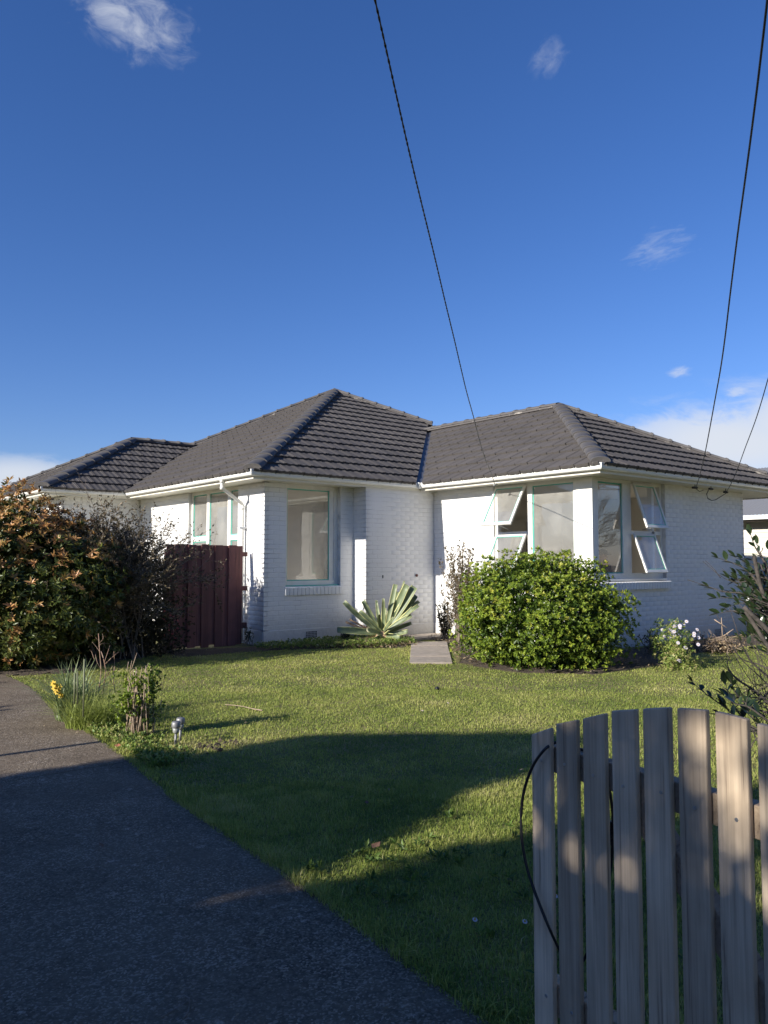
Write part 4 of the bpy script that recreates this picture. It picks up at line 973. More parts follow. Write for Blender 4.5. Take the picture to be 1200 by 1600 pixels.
for i in range(9):
    c=G0+gdir*GS*i; dz=GD-math.sin(R(ga))*GS*i; zl,zr=[1.5-(t-878)/FPX*(dz+sg*PWd/2*math.sin(R(ga))) for t,sg in zip(tops[i],(1,-1))]
    if i>3: zr-=.0
    mb=MB(); hw=PWd/2; th=.017
    lean=random.uniform(-.003,.003)
    q=[c-gdir*hw,c+gdir*hw,c+gdir*hw-gn*th,c-gdir*hw-gn*th]
    mb.add([(*v.xy,.04) for v in q]+[(q[0].x,q[0].y,zl),(q[1].x,q[1].y,zr),(q[2].x,q[2].y,zr),(q[3].x,q[3].y,zl)],[(0,3,2,1),(4,5,6,7),(0,1,5,4),(1,2,6,5),(2,3,7,6),(3,0,4,7)])
    o=mb.build('picket',M['picket'],GATE,bevel=.0035)
    for zr_ in (.945,.285):
        mb=MB(); pz=c+gn*.0015+Vector((0,0,zr_+random.uniform(-.01,.01)))+gdir*random.uniform(-.02,.02); mb.tube([pz-gn*.003,pz],.0045,8); mb.build('nail_head',M['galv'],o)
def gbar(s0,z0,s1,z1,h,name):
    a=G0+gdir*s0-gn*(.019+.022)+Vector((0,0,z0)); b=G0+gdir*s1-gn*(.019+.022)+Vector((0,0,z1))
    mb=MB(); mb.bar(a,b,.042,h,up=tuple(Vector((0,0,1)))); return mb.build(name,M['rail'],GATE,bevel=.003)
gbar(-.05,.942,GS*8.6,.942,.072,'rail'); gbar(-.05,.285,GS*8.6,.285,.09,'rail')
gbar(GS*2.9,.93-.02,GS*8.6,.36,.07,'brace')
# black hose loop hung on the gate
loop=[(905,1170,.0),(882,1158,-.045),(866,1161,-.02),(850,1172,.012),(832,1198,.02),(819,1235,.02),(814,1275,.02),(816,1315,.02),(824,1358,.018),(838,1400,.015),(856,1445,.012),(872,1480,-.02),(890,1510,-.05),(912,1500,-.055),(935,1440,-.055),(952,1370,-.06),(958,1300,-.06),(955,1250,-.06),(944,1205,-.055),(925,1178,-.055),(905,1170,-.055)]
pts=[]
def gplane(px,py,off):
    d=ray(px,py); p0=G0+gn*off; t=(Vector((p0.x,p0.y,0))-Vector((CAM.x,CAM.y,0))).dot(gn)/d.dot(gn); return CAM+d*t
raw=[gplane(px,py,o_-(.0 if o_>0 else .0)) for px,py,o_ in loop[1:]]
def smooth(ps,n_=4):
    out_=[]
    for i in range(len(ps)-1):
        p0=ps[max(i-1,0)];p1=ps[i];p2=ps[i+1];p3=ps[min(i+2,len(ps)-1)]
        for k in range(n_):
            t=k/n_; out_.append(.5*((2*p1)+(p2-p0)*t+(2*p0-5*p1+4*p2-p3)*t*t+(3*p1-p0-3*p2+p3)*t**3))
    out_.append(ps[-1]); return out_
HOSE=thing('hose_loop','loop of thin black hose hanging over the left end of the picket gate','hose',tuple(G0.xy)+(0,))
mb=MB(); mb.tube(smooth(raw),.0042,8); mb.build('hose',M['black'],HOSE)
c=gplane(954,1302,-.06); mb=MB()
for k in range(7): mb.lathe(c+Vector((0,0,-.03+k*.009)),[(.006,0),(.011,.002),(.011,.006),(.006,.008)],8)
mb.build('hose_end',M['black'],HOSE)

# ------------------------------------------------------------ agave
AG0=on(598,1004,'z',.02); AG0.z=.05
AGV=thing('agave','large agave with yellow edged leaves chopped off at their ends beside the path','agave',AG0)
def agave_leaf(tip,wid,cut=True,dead=False,curl=.12,base=None):
    b=Vector(base if base is not None else AG0+Vector((random.uniform(-.04,.04),random.uniform(-.04,.04),.12))); tip=Vector(tip); d=tip-b; L=d.length; d.normalize()
    nv=Vector((random.uniform(-.25,.25),0,.55))-Fh*random.uniform(.55,1.0); side=d.cross(nv).normalized(); wid=wid*1.02; up=side.cross(d)
    n_=9; mb=MB(); rows=[]
    for i in range(n_):
        t=i/(n_-1)
        w=wid*(.55+.9*math.sin(min(1,t*1.25)*math.pi*.5)*((1-.38*t*t) if cut else max(.03,1-max(0,(t-.30)/.70)**1.3)))*.78
        p=b+d*L*t+up*(math.sin(t*math.pi)*curl*L*-.5)+Vector((0,0,0)); th=.034*(1-.55*t)*(wid/.19)
        r=[]
        for u,h in ((-1,.36),(-.84,.24),(-.4,.05),(0,0),(.4,.05),(.84,.24),(1,.36)): r.append(p+side*u*w/2+up*h*w*.55)
        for u,h in ((.8,.12),(0,-.3),(-.8,.12)): r.append(p+side*u*w/2+up*(h*w*.5)-up*th*.5)
        rows.append(r)
    k=10; vs=sum(rows,[]); 
    for c0,mi in ((0,1),(1,0),(2,0),(3,0),(4,0),(5,1),(6,1),(7,0),(8,0),(9,1)):
        mb.add([],[],0)
    base_i=len(mb.v); mb.v+= [tuple(v) for v in vs]
    for j in range(n_-1):
        for c0 in range(k):
            a=base_i+j*k+c0; b2=base_i+j*k+(c0+1)%k; mb.f.append((a,b2,b2+k,a+k)); mb.mi.append(0 if dead else (1 if c0 in (0,5,6,9) else 0)); mb.sm.append(True)
    mb.f.append(tuple(base_i+(n_-1)*k+c for c in range(k))); mb.mi.append(2); mb.sm.append(False)
    return mb.build('leaf',[M['agave_dead'] if dead else M['agave'],M['agave_y'],M['agave_cut']],AGV,org=b)
D0=math.hypot(AG0.x,AG0.y)
for px,py,dd,w,cut in [(537,941,-.15,.11,1),(527,985,-.35,.15,1),(567,939,-.05,.10,1),(588,938,.15,.09,0),(599,935,-.2,.09,0),(618,913,.0,.10,1),(636,914,-.1,.15,1),(648,917,-.05,.15,1),(651,931,.1,.10,1),
    (655,940,.15,.09,1),(654,946,.0,.09,1),(643,962,-.15,.11,1),(643,974,.1,.10,1),(637,987,-.2,.10,1),(624,997,-.4,.11,1),(604,1006,-.5,.10,0),(626,1010,-.55,.07,0),(634,1001,-.2,.09,0),(584,1004,-.55,.13,1),
    (580,960,.3,.09,0),(610,945,.35,.09,0),(629,942,.3,.09,1),(574,985,-.45,.12,1),(615,965,-.45,.10,0),(592,960,-.35,.09,0),(632,908,.1,.07,0),(600,950,.1,.1,1),(645,950,-.2,.09,1),(562,955,-.25,.09,1),(622,925,.25,.09,1),(640,935,.2,.09,1),(608,985,-.5,.09,0),(590,992,-.5,.09,0)]:
    agave_leaf(at(px,py,D0+dd*.8),w*random.uniform(.85,1.0),cut=bool(cut),curl=random.uniform(-.12,.22))
agave_leaf(at(540,972,D0-.1),.05,dead=True); agave_leaf(at(546,968,D0+.1),.04,dead=True); agave_leaf(at(556,1000,D0-.3),.07,dead=True); agave_leaf(at(545,1003,D0-.2),.06,dead=True)
mb=MB(); mb.lathe(AG0-Vector((0,0,.08)),[(.16,0),(.19,.08),(.15,.18),(.06,.26)],14); mb.build('stump',M['agave_dead'],AGV)

# ------------------------------------------------------------ foliage builders
def branches(c, ends, r0, parent, m='bark', name='branches', n_=5, wob=.08):
    mb=MB(); c=Vector(c)
    for e in ends:
        e=Vector(e); q=[]
        for i in range(n_):
            t=i/(n_-1); p=c.lerp(e,t)+Vector((random.uniform(-1,1),random.uniform(-1,1),random.uniform(-.5,.5)))*wob*math.sin(t*math.pi)*(e-c).length; q.append(p)
        mb.tube(q,[r0*(1-.8*i/(n_-1)) for i in range(n_)],5)
    return mb.build(name,M[m],parent)
def blob_points(n_, c, rad, zlo=0., power=1.0, shell=.45, lump=.18, lsc=1.6, seed=0):
    """points through the outer shell of a lumpy ellipsoid, with outward normals"""
    c=np.array(c); rad=np.array(rad); D=unit(rng.normal(size=(n_*2,3))); s=1-shell*rng.random(n_*2)**1.3
    lum=1+lump*nz3(D*1.0,lsc*1.5,seed)*2+lump*.6*nz3(D,lsc*4,seed+5)
    P=c+D*rad*(s*lum)[:,None]; k=P[:,2]>zlo; P=P[k][:n_]; Nn=unit(D/rad)[k][:n_]; sh=s[k][:n_]
    return P,Nn,sh
# --- big round green shrub under the corner window
BC=Vector((9.25,7.62,.70))
BUSH=thing('green_shrub','big round bright green shrub under the corner window','shrub',(BC.x,BC.y,0))
P,Nn,sh=blob_points(6200,BC,(1.30,1.30,.97),.03,shell=.34,lump=.12,lsc=1.9,seed=3)
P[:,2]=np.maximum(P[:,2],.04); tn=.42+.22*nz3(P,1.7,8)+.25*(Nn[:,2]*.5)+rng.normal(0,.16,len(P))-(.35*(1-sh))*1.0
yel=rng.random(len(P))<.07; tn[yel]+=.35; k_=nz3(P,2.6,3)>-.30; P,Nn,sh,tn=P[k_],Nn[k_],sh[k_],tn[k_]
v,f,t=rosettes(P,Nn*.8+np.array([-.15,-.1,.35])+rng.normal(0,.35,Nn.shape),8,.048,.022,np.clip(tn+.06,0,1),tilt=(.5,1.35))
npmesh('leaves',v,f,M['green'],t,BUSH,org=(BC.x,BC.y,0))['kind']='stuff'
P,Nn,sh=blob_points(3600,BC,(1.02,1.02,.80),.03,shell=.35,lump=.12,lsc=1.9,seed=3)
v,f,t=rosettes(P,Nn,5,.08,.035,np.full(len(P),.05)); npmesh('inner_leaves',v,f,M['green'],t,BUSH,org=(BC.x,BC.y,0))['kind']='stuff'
branches((BC.x,BC.y,0),[BC+Vector(p) for p in [(.7,.2,.3),(-.7,.1,.4),(.1,-.8,.2),(.2,.7,.4),(0,0,.7),(-.5,-.5,.1),(.6,-.5,.3)]],.03,BUSH)
# --- thin brown shrub left of it against the sunny wall
def upright(name,label,cat,base,stems,h,spread,m,leafL,n_leaf,tintr=(0,1),tw='twig',wid=.3,lowfrac=.15,group=None,leafw=.4):
    T=thing(name,label,cat,base,group); mb=MB(); P=[];D=[];b=Vector(base)
    for i in range(stems):
        a=random.uniform(0,2*math.pi); rr=spread*math.sqrt(random.random()); e=b+Vector((math.cos(a)*rr,math.sin(a)*rr,h*random.uniform(.65,1.0)*(1-.25*(rr/max(spread,.01))**2)))
        s=b+Vector((random.uniform(-wid,wid)*.3,random.uniform(-wid,wid)*.3,0)); q=[s.lerp(e,t)+Vector((random.uniform(-1,1),random.uniform(-1,1),0))*.03*h*math.sin(t*3.14) for t in np.linspace(0,1,6)]
        mb.tube(q,[.007,.006,.005,.004,.003,.002],4,cap=False)
        for k in range(n_leaf):
            t=random.uniform(lowfrac,1.0)**.8; j=min(4,int(t*5)); p=q[j].lerp(q[j+1],t*5-j); dd=(q[j+1]-q[j]).normalized()
            P.append(p); D.append(dd*random.uniform(.2,1)+Vector((random.uniform(-1,1),random.uniform(-1,1),random.uniform(-.3,.6))))
    mb.build('stems',M[tw],T); P=np.array(P);D=np.array(D); n_=len(P); s=rng.uniform(.6,1.3,n_)
    v,f,t=leaves(P,D,rng.normal(size=(n_,3))+np.array([0,0,1.]),leafL*s,leafL*leafw*s,rng.uniform(*tintr,n_)); o=npmesh('leaves',v,f,M[m],t,T,org=base); o['kind']='stuff'
    return T
upright('brown_leaved_shrub','thin upright shrub with dull brown leaves against the sunny white wall','shrub',(10.42,10.45,0),60,2.02,.40,'brownleaf',.065,50,(.2,1),lowfrac=.2)
upright('small_dark_shrub','small dark brown shrub at the foot of the wall beside the doorstep','shrub',(10.62,11.05,0),26,.80,.24,'brownleaf',.06,34,(0,.4),lowfrac=.1)
# --- large rust-tipped shrub at left
PC=Vector((3.35,12.35,1.08))
PIE=thing('rust_tipped_shrub','large dense shrub with rusty orange new leaves at the left edge','shrub',(PC.x,PC.y,0))
def near_face(P): return P
P,Nn,sh=blob_points(5200,PC,(1.38,1.55,1.36),.03,shell=.34,lump=.13,lsc=1.5,seed=11)
tn=.22+rng.normal(0,.10,len(P)); tipm=(rng.random(len(P))<np.clip(.20+1.2*(P[:,2]-1.35),.12,.9))&(sh>.80); tn[tipm]=rng.uniform(.62,1.0,tipm.sum())
v,f,t=rosettes(P,Nn*.8+np.array([0,0,.45])+rng.normal(0,.25,Nn.shape),9,.085,.026,np.clip(tn,0,1),tilt=(.7,1.45))
npmesh('leaves',v,f,M['pieris'],t,PIE,org=(PC.x,PC.y,0))['kind']='stuff'
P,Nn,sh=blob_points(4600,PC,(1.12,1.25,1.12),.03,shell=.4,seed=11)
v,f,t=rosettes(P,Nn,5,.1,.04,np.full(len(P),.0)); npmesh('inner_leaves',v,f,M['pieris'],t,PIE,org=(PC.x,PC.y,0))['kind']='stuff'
branches((PC.x,PC.y,0),[PC+Vector(p) for p in [(.8,.2,.6),(-.7,.1,.7),(.1,-.9,.5),(.2,.8,.7),(0,0,1.1),(-.6,-.6,.4),(.7,-.6,.5)]],.045,PIE)
# --- twiggy, sparse dark shrub beside the fence panel
TW0=Vector((4.95,12.15,0))
TWG=thing('twiggy_shrub','sparse twiggy shrub with small dark leaves leaning over the red paling fence','shrub',TW0)
mb=MB(); P=[];D=[]
def grow(p,d,L,r,dep):
    q=[p]; n_=4
    for i in range(n_):
        d=(d+Vector((random.gauss(0,.16),random.gauss(0,.16),random.gauss(.03,.10)))).normalized(); q.append(q[-1]+d*L/n_)
    mb.tube(q,[r*(1-.5*i/n_) for i in range(n_+1)],4,cap=False)
    if dep<=1:
        for i in range(9 if dep==0 else 5):
            k=random.random()*n_; j=min(int(k),n_-1); P.append(q[j].lerp(q[j+1],k-j)); D.append(d+Vector((random.gauss(0,.8),random.gauss(0,.8),random.gauss(0,.6))))
    if dep>0:
        for i in range(4 if dep>1 else 5):
            k=random.uniform(.9,n_); j=min(int(k),n_-1); dd=(d+Vector((random.gauss(0,.55),random.gauss(0,.55),random.gauss(.05,.40)))).normalized()
            grow(q[j].lerp(q[j+1],k-j),dd,L*random.uniform(.5,.75),r*.55,dep-1)
for i in range(40):
    a=random.uniform(0,2*math.pi); s=TW0+Vector((random.uniform(-.75,.15),random.uniform(-.3,.3),0))
    tgt=Vector((random.uniform(-.75,.62),random.uniform(-.25,.45),random.uniform(1.35,1.7))).normalized()
    grow(s,tgt,random.uniform(1.15,1.45),.013,3)
P=np.array(P);D=np.array(D); k=P[:,2]<2.50; P=P[k];D=D[k]; print('twig leaves',len(P))
mb.build('branches',M['twig'],TWG)
v,f,t=leaves(P,D,rng.normal(size=P.shape),.046*rng.uniform(.7,1.3,len(P)),.024,rng.uniform(0,1,len(P))); npmesh('leaves',v,f,M['brownleaf'],t,TWG,org=TW0)['kind']='stuff'
# low dark undergrowth and small pink blossom in front of the trellis
UG=thing('low_dark_shrub','low dark green shrub with pink blossoms at the foot of the lattice','shrub',(5.2,12.15,0))
P,Nn,sh=blob_points(2200,(5.05,12.25,.40),(.85,.34,.75),.02,shell=.8,seed=21); v,f,t=rosettes(P,Nn,6,.05,.022,rng.uniform(0,.35,len(P))); npmesh('leaves',v,f,M['brownleaf'],t,UG,org=(5.2,12.15,0))['kind']='stuff'
P,Nn,sh=blob_points(26,(5.5,12.05,.45),(.16,.12,.32),.05,seed=22); v,f,t=rosettes(P,Nn,5,.022,.02,rng.uniform(0,1,len(P))); npmesh('blossoms',v,f,M['pink'],t,UG,org=(5.2,12.15,0))['kind']='stuff'

# --- white daisy bush by the street side wall
DB=on(1068,1046,'z',0); DAI=thing('daisy_bush','small daisy bush with white flowers at the foot of the shaded wall','shrub',DB)
P,Nn,sh=blob_points(420,DB+Vector((.12,.25,.36)),(.27,.3,.34),.03,shell=.7,seed=31); v,f,t=rosettes(P,Nn+np.array([0,0,.5]),6,.045,.013,rng.uniform(.1,.9,len(P))); npmesh('leaves',v,f,M['weed'],t,DAI,org=DB)['kind']='stuff'
P,Nn,sh=blob_points(230,DB+Vector((-.12,-.02,.13)),(.26,.22,.2),.02,shell=.7,seed=32); v,f,t=rosettes(P,Nn+np.array([0,0,.5]),6,.045,.015,rng.uniform(.2,1,len(P))); npmesh('leaves',v,f,M['weed'],t,DAI,org=DB)['kind']='stuff'
def daisy(par,c,nrm,r,k=12,name='flower'):
    c=Vector(c);nrm=Vector(nrm).normalized(); a=nrm.orthogonal().normalized(); b=nrm.cross(a); mb=MB()
    for i in range(k):
        t=2*math.pi*i/k; d=a*math.cos(t)+b*math.sin(t); s=nrm.cross(d)*r*.22; mb.add([c,c+d*r*.6+s,c+d*r+nrm*r*.08,c+d*r*.6-s],[(0,1,2,3)])
    mb.lathe(c+nrm*.002,[(r*.25,-.002),(r*.22,.004),(r*.05,.006)],6,1)
    me=mb.mesh(name,[M['petal'],M['yellow']],c); return link(name,me,par,c)
for i in range(24):
    a=random.uniform(0,6.28); rr=.27*math.sqrt(random.random()); zz_=.42+.28*random.random()-rr*.4
    daisy(DAI,DB+Vector((.12+rr*math.cos(a),.18+rr*math.sin(a)*.9-.08,zz_)),(-.5+random.uniform(-.3,.3),-.7,.6),.030)
for px,py in ((1052,1027),(1058,1030),(1063,1033),(1071,1012),(1053,987)): daisy(DAI,at(px,py,math.hypot(DB.x,DB.y)-.05),(-.5,-.6,.7),.034)
upright('dead_shrub','small dead dark shrub left of the daisy bush','shrub',tuple(on(1030,1030,'z',0)+Vector((.35,.35,0))),16,.52,.2,'brownleaf',.04,26,(0,.3))
upright('dead_shrub','small dead dark shrub right of the daisy bush','shrub',tuple(on(1098,1025,'z',0)+Vector((.35,.25,0))),14,.42,.2,'brownleaf',.035,14,(0,.5))
# dead brush heap
HP=on(1128,1022,'z',0); HEAP=thing('brush_heap','heap of dry tan twigs on the lawn below the dark camellia','brush heap',HP); mb=MB()
for i in range(90):
    c=HP+Vector((random.gauss(.15,.15),random.gauss(.15,.15),random.uniform(.02,.25))); d=Vector((random.uniform(-1,1),random.uniform(-1,1),random.uniform(-.3,.7))).normalized()*random.uniform(.08,.3); q=[c-d,c+Vector((0,0,.02)),c+d*.8+Vector((0,0,random.uniform(-.03,.05)))]; mb.tube(q,[.006,.004,.002],4,cap=False)
o=mb.build('twigs',M['drytwig'],HEAP); o['kind']='stuff'
mb=MB(); 
for a,b in (((1116,968),(1136,981)),((1129,996),(1127,965)),((1130,994),(1146,983))): 
    d_=math.hypot(HP.x,HP.y); mb.tube([at(*a,d_),at(*b,d_)],[.010,.006],6)
mb.build('sticks',M['drytwig'],HEAP)
P=np.array(HP)+np.array([.1,.1,0])+rng.normal(0,1,(500,3))*np.array([.15,.14,0])+np.array([0,0,1])*rng.uniform(.02,.2,(500,1)); v,f,t=leaves(P,rng.normal(size=(500,3)),rng.normal(size=(500,3)),.05,.025,rng.uniform(0,1,500)); npmesh('dry_leaves',v,f,M['litter'],t,HEAP,org=HP)['kind']='stuff'

# --- camellia with big glossy leaves reaching in from the right
CB=at(1275,1150,5.4); CB.z=0
CAMEL=thing('camellia','dark glossy leaved camellia with pruned grey limbs at the right edge','shrub',CB)
def leaf_proto(L,w):
    mb=MB(); prof=[(0,0),(.2,.62),(.45,1),(.7,.85),(.9,.4),(1,0)]
    vs=[(0,0,0)]; 
    for t,k in prof[1:-1]: vs+= [(-w/2*k,L*t,.16*w*k-.06*L*t*t),(0,L*t,-.06*L*t*t),(w/2*k,L*t,.16*w*k-.06*L*t*t)]
    vs.append((0,L,-.08*L)); fs=[(0,2,1),(0,3,2)]; n_=4
    for j in range(n_-1):
        b=1+j*3; fs+= [(b,b+1,b+4,b+3),(b+1,b+2,b+5,b+4)]
    b=1+(n_-1)*3; e=len(vs)-1; fs+= [(b,b+1,e),(b+1,b+2,e)]
    mb.add(vs,fs,0,True); return mb.mesh('leaf',M['camleaf'])
M['camleaf']=mat('camellia_leaf',(.016,.030,.012),.30,(.028,.046,.018),9)
LP=[leaf_proto(.066,.034),leaf_proto(.055,.029),leaf_proto(.044,.025)]
LC=[0]; LST=[]
def put_leaf(p,d,up,sc=1):
    d=d.normalized(); r=d.cross(up); r=r.normalized() if r.length>.01 else Vector((1,0,0)); u=r.cross(d)
    m=Matrix(((r.x,d.x,u.x,p.x),(r.y,d.y,u.y,p.y),(r.z,d.z,u.z,p.z),(0,0,0,1)))@Matrix.Diagonal((sc,sc,sc,1)); LST.append((m,random.choice(LP)))
mbc=MB()
def twig(pxs,dist,r0,leafy=1.0,lstep=.022,grad=0):
    q=[at(px,py,dist+grad*i) for i,(px,py) in enumerate(pxs)]; q=smooth(q,5) if len(q)>2 else [q[0].lerp(q[1],t/6) for t in range(7)]
    n_=len(q); mbc.tube(q,[max(.0018,r0*(1-.85*i/(n_-1))) for i in range(n_)],6)
    if leafy:
        L=0; side=1; tot=sum((q[i+1]-q[i]).length for i in range(n_-1)); acc=0
        for i in range(n_-1):
            acc+=(q[i+1]-q[i]).length; L+=(q[i+1]-q[i]).length
            if acc>tot*(1-leafy) and L>lstep:
                L=0; side=-side; d=(q[i+1]-q[i]).normalized(); s=Rh*side*random.uniform(.5,1)+Vector((0,0,1))*random.uniform(-.2,.8)+Fh*random.uniform(-.5,.5)
                put_leaf(q[i],d*.7+s*.8,Vector((random.uniform(-.6,.6),random.uniform(-.6,.6),1)),random.uniform(.8,1.1))
        d=(q[-1]-q[-2]).normalized(); put_leaf(q[-1],d,Vector((0,.3,1))); put_leaf(q[-1],d+Vector((0,0,.6)),Rh)
# upper leafy sprays
for pxs,dist,r,lf in [
  ([(1215,980),(1190,920),(1165,890),(1145,880),(1122,872)],5.2,.010,.75),([(1215,940),(1195,880),(1180,855),(1173,835)],5.1,.010,.7),
  ([(1220,960),(1170,930),(1135,925),(1108,918)],5.0,.009,.75),([(1225,990),(1180,950),(1150,935),(1120,935)],5.3,.009,.7),([(1225,1010),(1180,970),(1150,955),(1125,958)],5.1,.009,.7),
  ([(1220,950),(1195,900),(1186,880),(1160,872)],5.3,.008,.6),([(1225,930),(1200,890),(1190,868),(1184,850)],5.5,.008,.6),([(1235,1000),(1185,950),(1160,915),(1150,900)],5.4,.008,.6),
  ([(1230,940),(1200,905),(1178,898),(1150,908)],5.2,.008,.6),([(1225,985),(1190,955),(1165,942),(1140,948)],5.6,.008,.7),
  ([(1140,1110),(1118,1095),(1100,1082),(1082,1066)],4.2,.004,.95),([(1185,1145),(1160,1130),(1140,1112),(1128,1100)],4.2,.007,.8),
  ([(1190,1150),(1155,1115),(1140,1090),(1134,1068)],4.3,.006,.7),([(1195,1120),(1160,1095),(1148,1080),(1143,1068)],4.3,.006,.75),([(1205,1130),(1170,1105),(1150,1100),(1132,1088)],4.1,.006,.8),
  ([(1200,1150),(1175,1135),(1155,1128),(1128,1120)],4.2,.006,.9),([(1195,1140),(1175,1120),(1165,1105),(1168,1090)],4.2,.005,.8)]:
    twig(pxs,dist,r,lf)
for i in range(70):
    e=(random.gauss(1180,17),random.gauss(938,38)); s=(1235+random.uniform(-5,20),e[1]+random.uniform(20,80)); twig([s,((s[0]+e[0])/2+random.uniform(-6,6),(s[1]+e[1])/2+random.uniform(-5,10)),e],random.uniform(4.9,6.0),.006,.8,.028)
# bare thin twigs and thick pruned limbs
for pxs,dist,r in [([(1180,905),(1150,910),(1126,900),(1098,877)],5.1,.004),([(1126,903),(1112,885),(1102,876)],5.1,.003),([(1130,925),(1100,914),(1074,906)],5.0,.003),([(1175,940),(1150,910),(1128,888)],5.2,.003),
  ([(1230,1080),(1180,1040),(1160,1010),(1150,980),(1140,950)],4.8,.007),([(1230,1100),(1190,1060),(1150,1020),(1120,960)],4.7,.005),([(1225,1120),(1180,1080),(1150,1060),(1137,1040),(1141,1025)],4.5,.008),
  ([(1225,1060),(1190,1040),(1160,1030),(1145,1010)],4.6,.006),([(1220,1090),(1180,1090),(1150,1085),(1120,1085)],4.5,.004),([(1220,1050),(1200,1080),(1180,1110),(1190,1150)],4.6,.006),([(1215,1120),(1180,1108),(1150,1108)],4.4,.008),
  ([(1210,1160),(1190,1150),(1175,1165),(1170,1200)],4.3,.005),([(1200,1190),(1180,1150),(1165,1120),(1140,1060)],4.3,.005)]:
    twig(pxs,dist,r,0)
for i in range(42):
    s=(1225,random.uniform(1040,1200)); e=(random.uniform(1120,1190),random.uniform(985,1150)); twig([s,((s[0]+e[0])/2+random.uniform(-10,10),(s[1]+e[1])/2+random.uniform(-15,15)),e],random.uniform(4.3,5.4),.0035,0)
for a,b,c_,d_,r in [((1240,1010),(1195,935),(1178,868),5.0,.014),((1240,1030),(1200,985),(1162,948),4.8,.015),((1240,1075),(1200,1010),(1165,955),4.9,.014),((1240,985),(1205,960),(1166,942),5.2,.012)]:
    q=[at(*a,d_),at(*b,d_),at(*c_,d_)]; mbc.tube(smooth(q,5),[r,r*.95,r*.92,r*.9,r*.88,r*.85,r*.83,r*.81,r*.8,r*.78,r*.76],9)
for px,py,d_ in ((1240,1010,5.0),(1240,1075,4.9),(1230,1100,4.5)):
    mbc.tube([CB,CB.lerp(at(px,py,d_),.5)+Vector((.03,0,.05)),at(px,py,d_)],[.05,.042,.032],8)
mbc.build('branches',M['bark'],CAMEL)
LST.sort(key=lambda t:(t[0].translation-CAM).length); print('camellia leaves',len(LST))
for m,me in LST[:300]: link('leaf',me,CAMEL,mw=m)
if LST[300:]:
    V=[];Fc=[]
    for m,me in LST[300:]:
        k=len(V); V+= [tuple(m@v.co-CB) for v in me.vertices]; Fc+= [[k+i for i in p.vertices] for p in me.polygons]
    me=bpy.data.meshes.new('leaves'); me.from_pydata(V,[],Fc); me.materials.append(M['camleaf']); me.update(); link('leaves',me,CAMEL,CB)['kind']='stuff'
# dark shrub and close fence behind it, past the house corner
HD=Vector((17.6,7.6,0)); T=thing('dark_hedge_shrub','dark shrub past the right end of the house below the neighbour gutter','shrub',HD)
P,Nn,sh=blob_points(1600,(17.8,7.6,.7),(1.2,.9,.95),.02,seed=41); v,f,t=rosettes(P,Nn,6,.08,.035,rng.uniform(.0,.3,len(P))); npmesh('leaves',v,f,M['brownleaf'],t,T,org=HD)['kind']='stuff'
HD=Vector((14.6,5.4,0)); T=thing('low_green_shrub','low green shrub behind the camellia limbs at the right edge','shrub',HD)
P,Nn,sh=blob_points(900,(14.9,5.6,.35),(.6,.5,.6),.02,seed=42); v,f,t=rosettes(P,Nn,6,.06,.03,rng.uniform(.1,.8,len(P))); npmesh('leaves',v,f,M['weed'],t,T,org=HD)['kind']='stuff'

# ------------------------------------------------------------ plants at the driveway edge
DF=on(108,1128,'z',0)
DAF=thing('daffodil_clump','clump of bluish strap leaves with yellow daffodils at the driveway edge','plant',DF)
def straps(c,n_,L,w,spread,tint,seg=5,lean=.5):
    Vv=[];Ff=[];Tt=[];k=0
    for i in range(n_):
        a=rng.uniform(0,2*math.pi); p=np.array([c[0],c[1],0])+np.array([math.cos(a),math.sin(a),0])*spread*rng.random()**.5; az_=rng.uniform(0,2*math.pi); out_=np.array([math.cos(az_),math.sin(az_),0]); sd=np.array([-out_[1],out_[0],0])
        l=L*rng.uniform(.6,1.15); le=lean*rng.uniform(.2,1.3); ww=w*rng.uniform(.7,1.2)
        for j in range(seg):
            t_=j/(seg-1); q=p+out_*l*le*(t_**1.8)+np.array([0,0,1])*l*(t_-.38*le*t_**2.4); wj=ww*(1-t_)**.6+.001
            Vv+= [q-sd*wj/2,q+sd*wj/2]; tt=np.clip(tint+rng.normal(0,.02),0,1); Tt+=[tt+0.15*t_]*2
        for j in range(seg-1): b=k+2*j; Ff.append((b,b+1,b+3,b+2))
        k+=2*seg
    return np.array(Vv),np.array(Ff),np.clip(np.array(Tt),0,1)
v,f,t=straps(DF+Vector((.05,.05,0)),300,.58,.014,.15,.5,lean=1.0); npmesh('leaves',v,f,M['strap'],t,DAF,org=DF)['kind']='stuff'
for px,py in ((83,1068),(87,1072),(91,1078),(88,1081),(95,1087),(85,1075),(93,1074)):
    c=at(px,py,math.hypot(DF.x,DF.y)-.05); daf=MB()
    nrm=Vector((-.6+random.uniform(-.3,.3),-.6,.2)).normalized(); a=nrm.orthogonal().normalized(); b=nrm.cross(a)
    for i in range(6):
        tt=i*math.pi/3; d=a*math.cos(tt)+b*math.sin(tt); s=nrm.cross(d)*.010; daf.add([c,c+d*.018+s,c+d*.032,c+d*.018-s],[(0,1,2,3)])
    daf.tube([c,c+nrm*.02],[.006,.010],7); me=daf.mesh('flower',M['yellow'],c); link('flower',me,DAF,c)
    st=MB(); st.tube(smooth([Vector((DF.x+random.uniform(-.05,.02),DF.y+random.uniform(-.05,.05),0)),(c+DF)/2+Vector((0,0,.06)),c]),.0025,4); st.build('stalk',M['strap'],DAF)
mb=MB()
for a,b in (((130,1120),(132,1030)),((116,1100),(117,1052)),((121,1100),(121,1050))): mb.tube([at(*a,7.3),at(*b,7.3)],[.006,.008],6)
mb.build('cut_stems',mat('green_stem',(.16,.17,.09),.6),DAF)
GT=on(150,1135,'z',0); o_=thing('grass_tuft','bright tuft of long arching grass between daffodils and bare canes','grass tuft',GT)
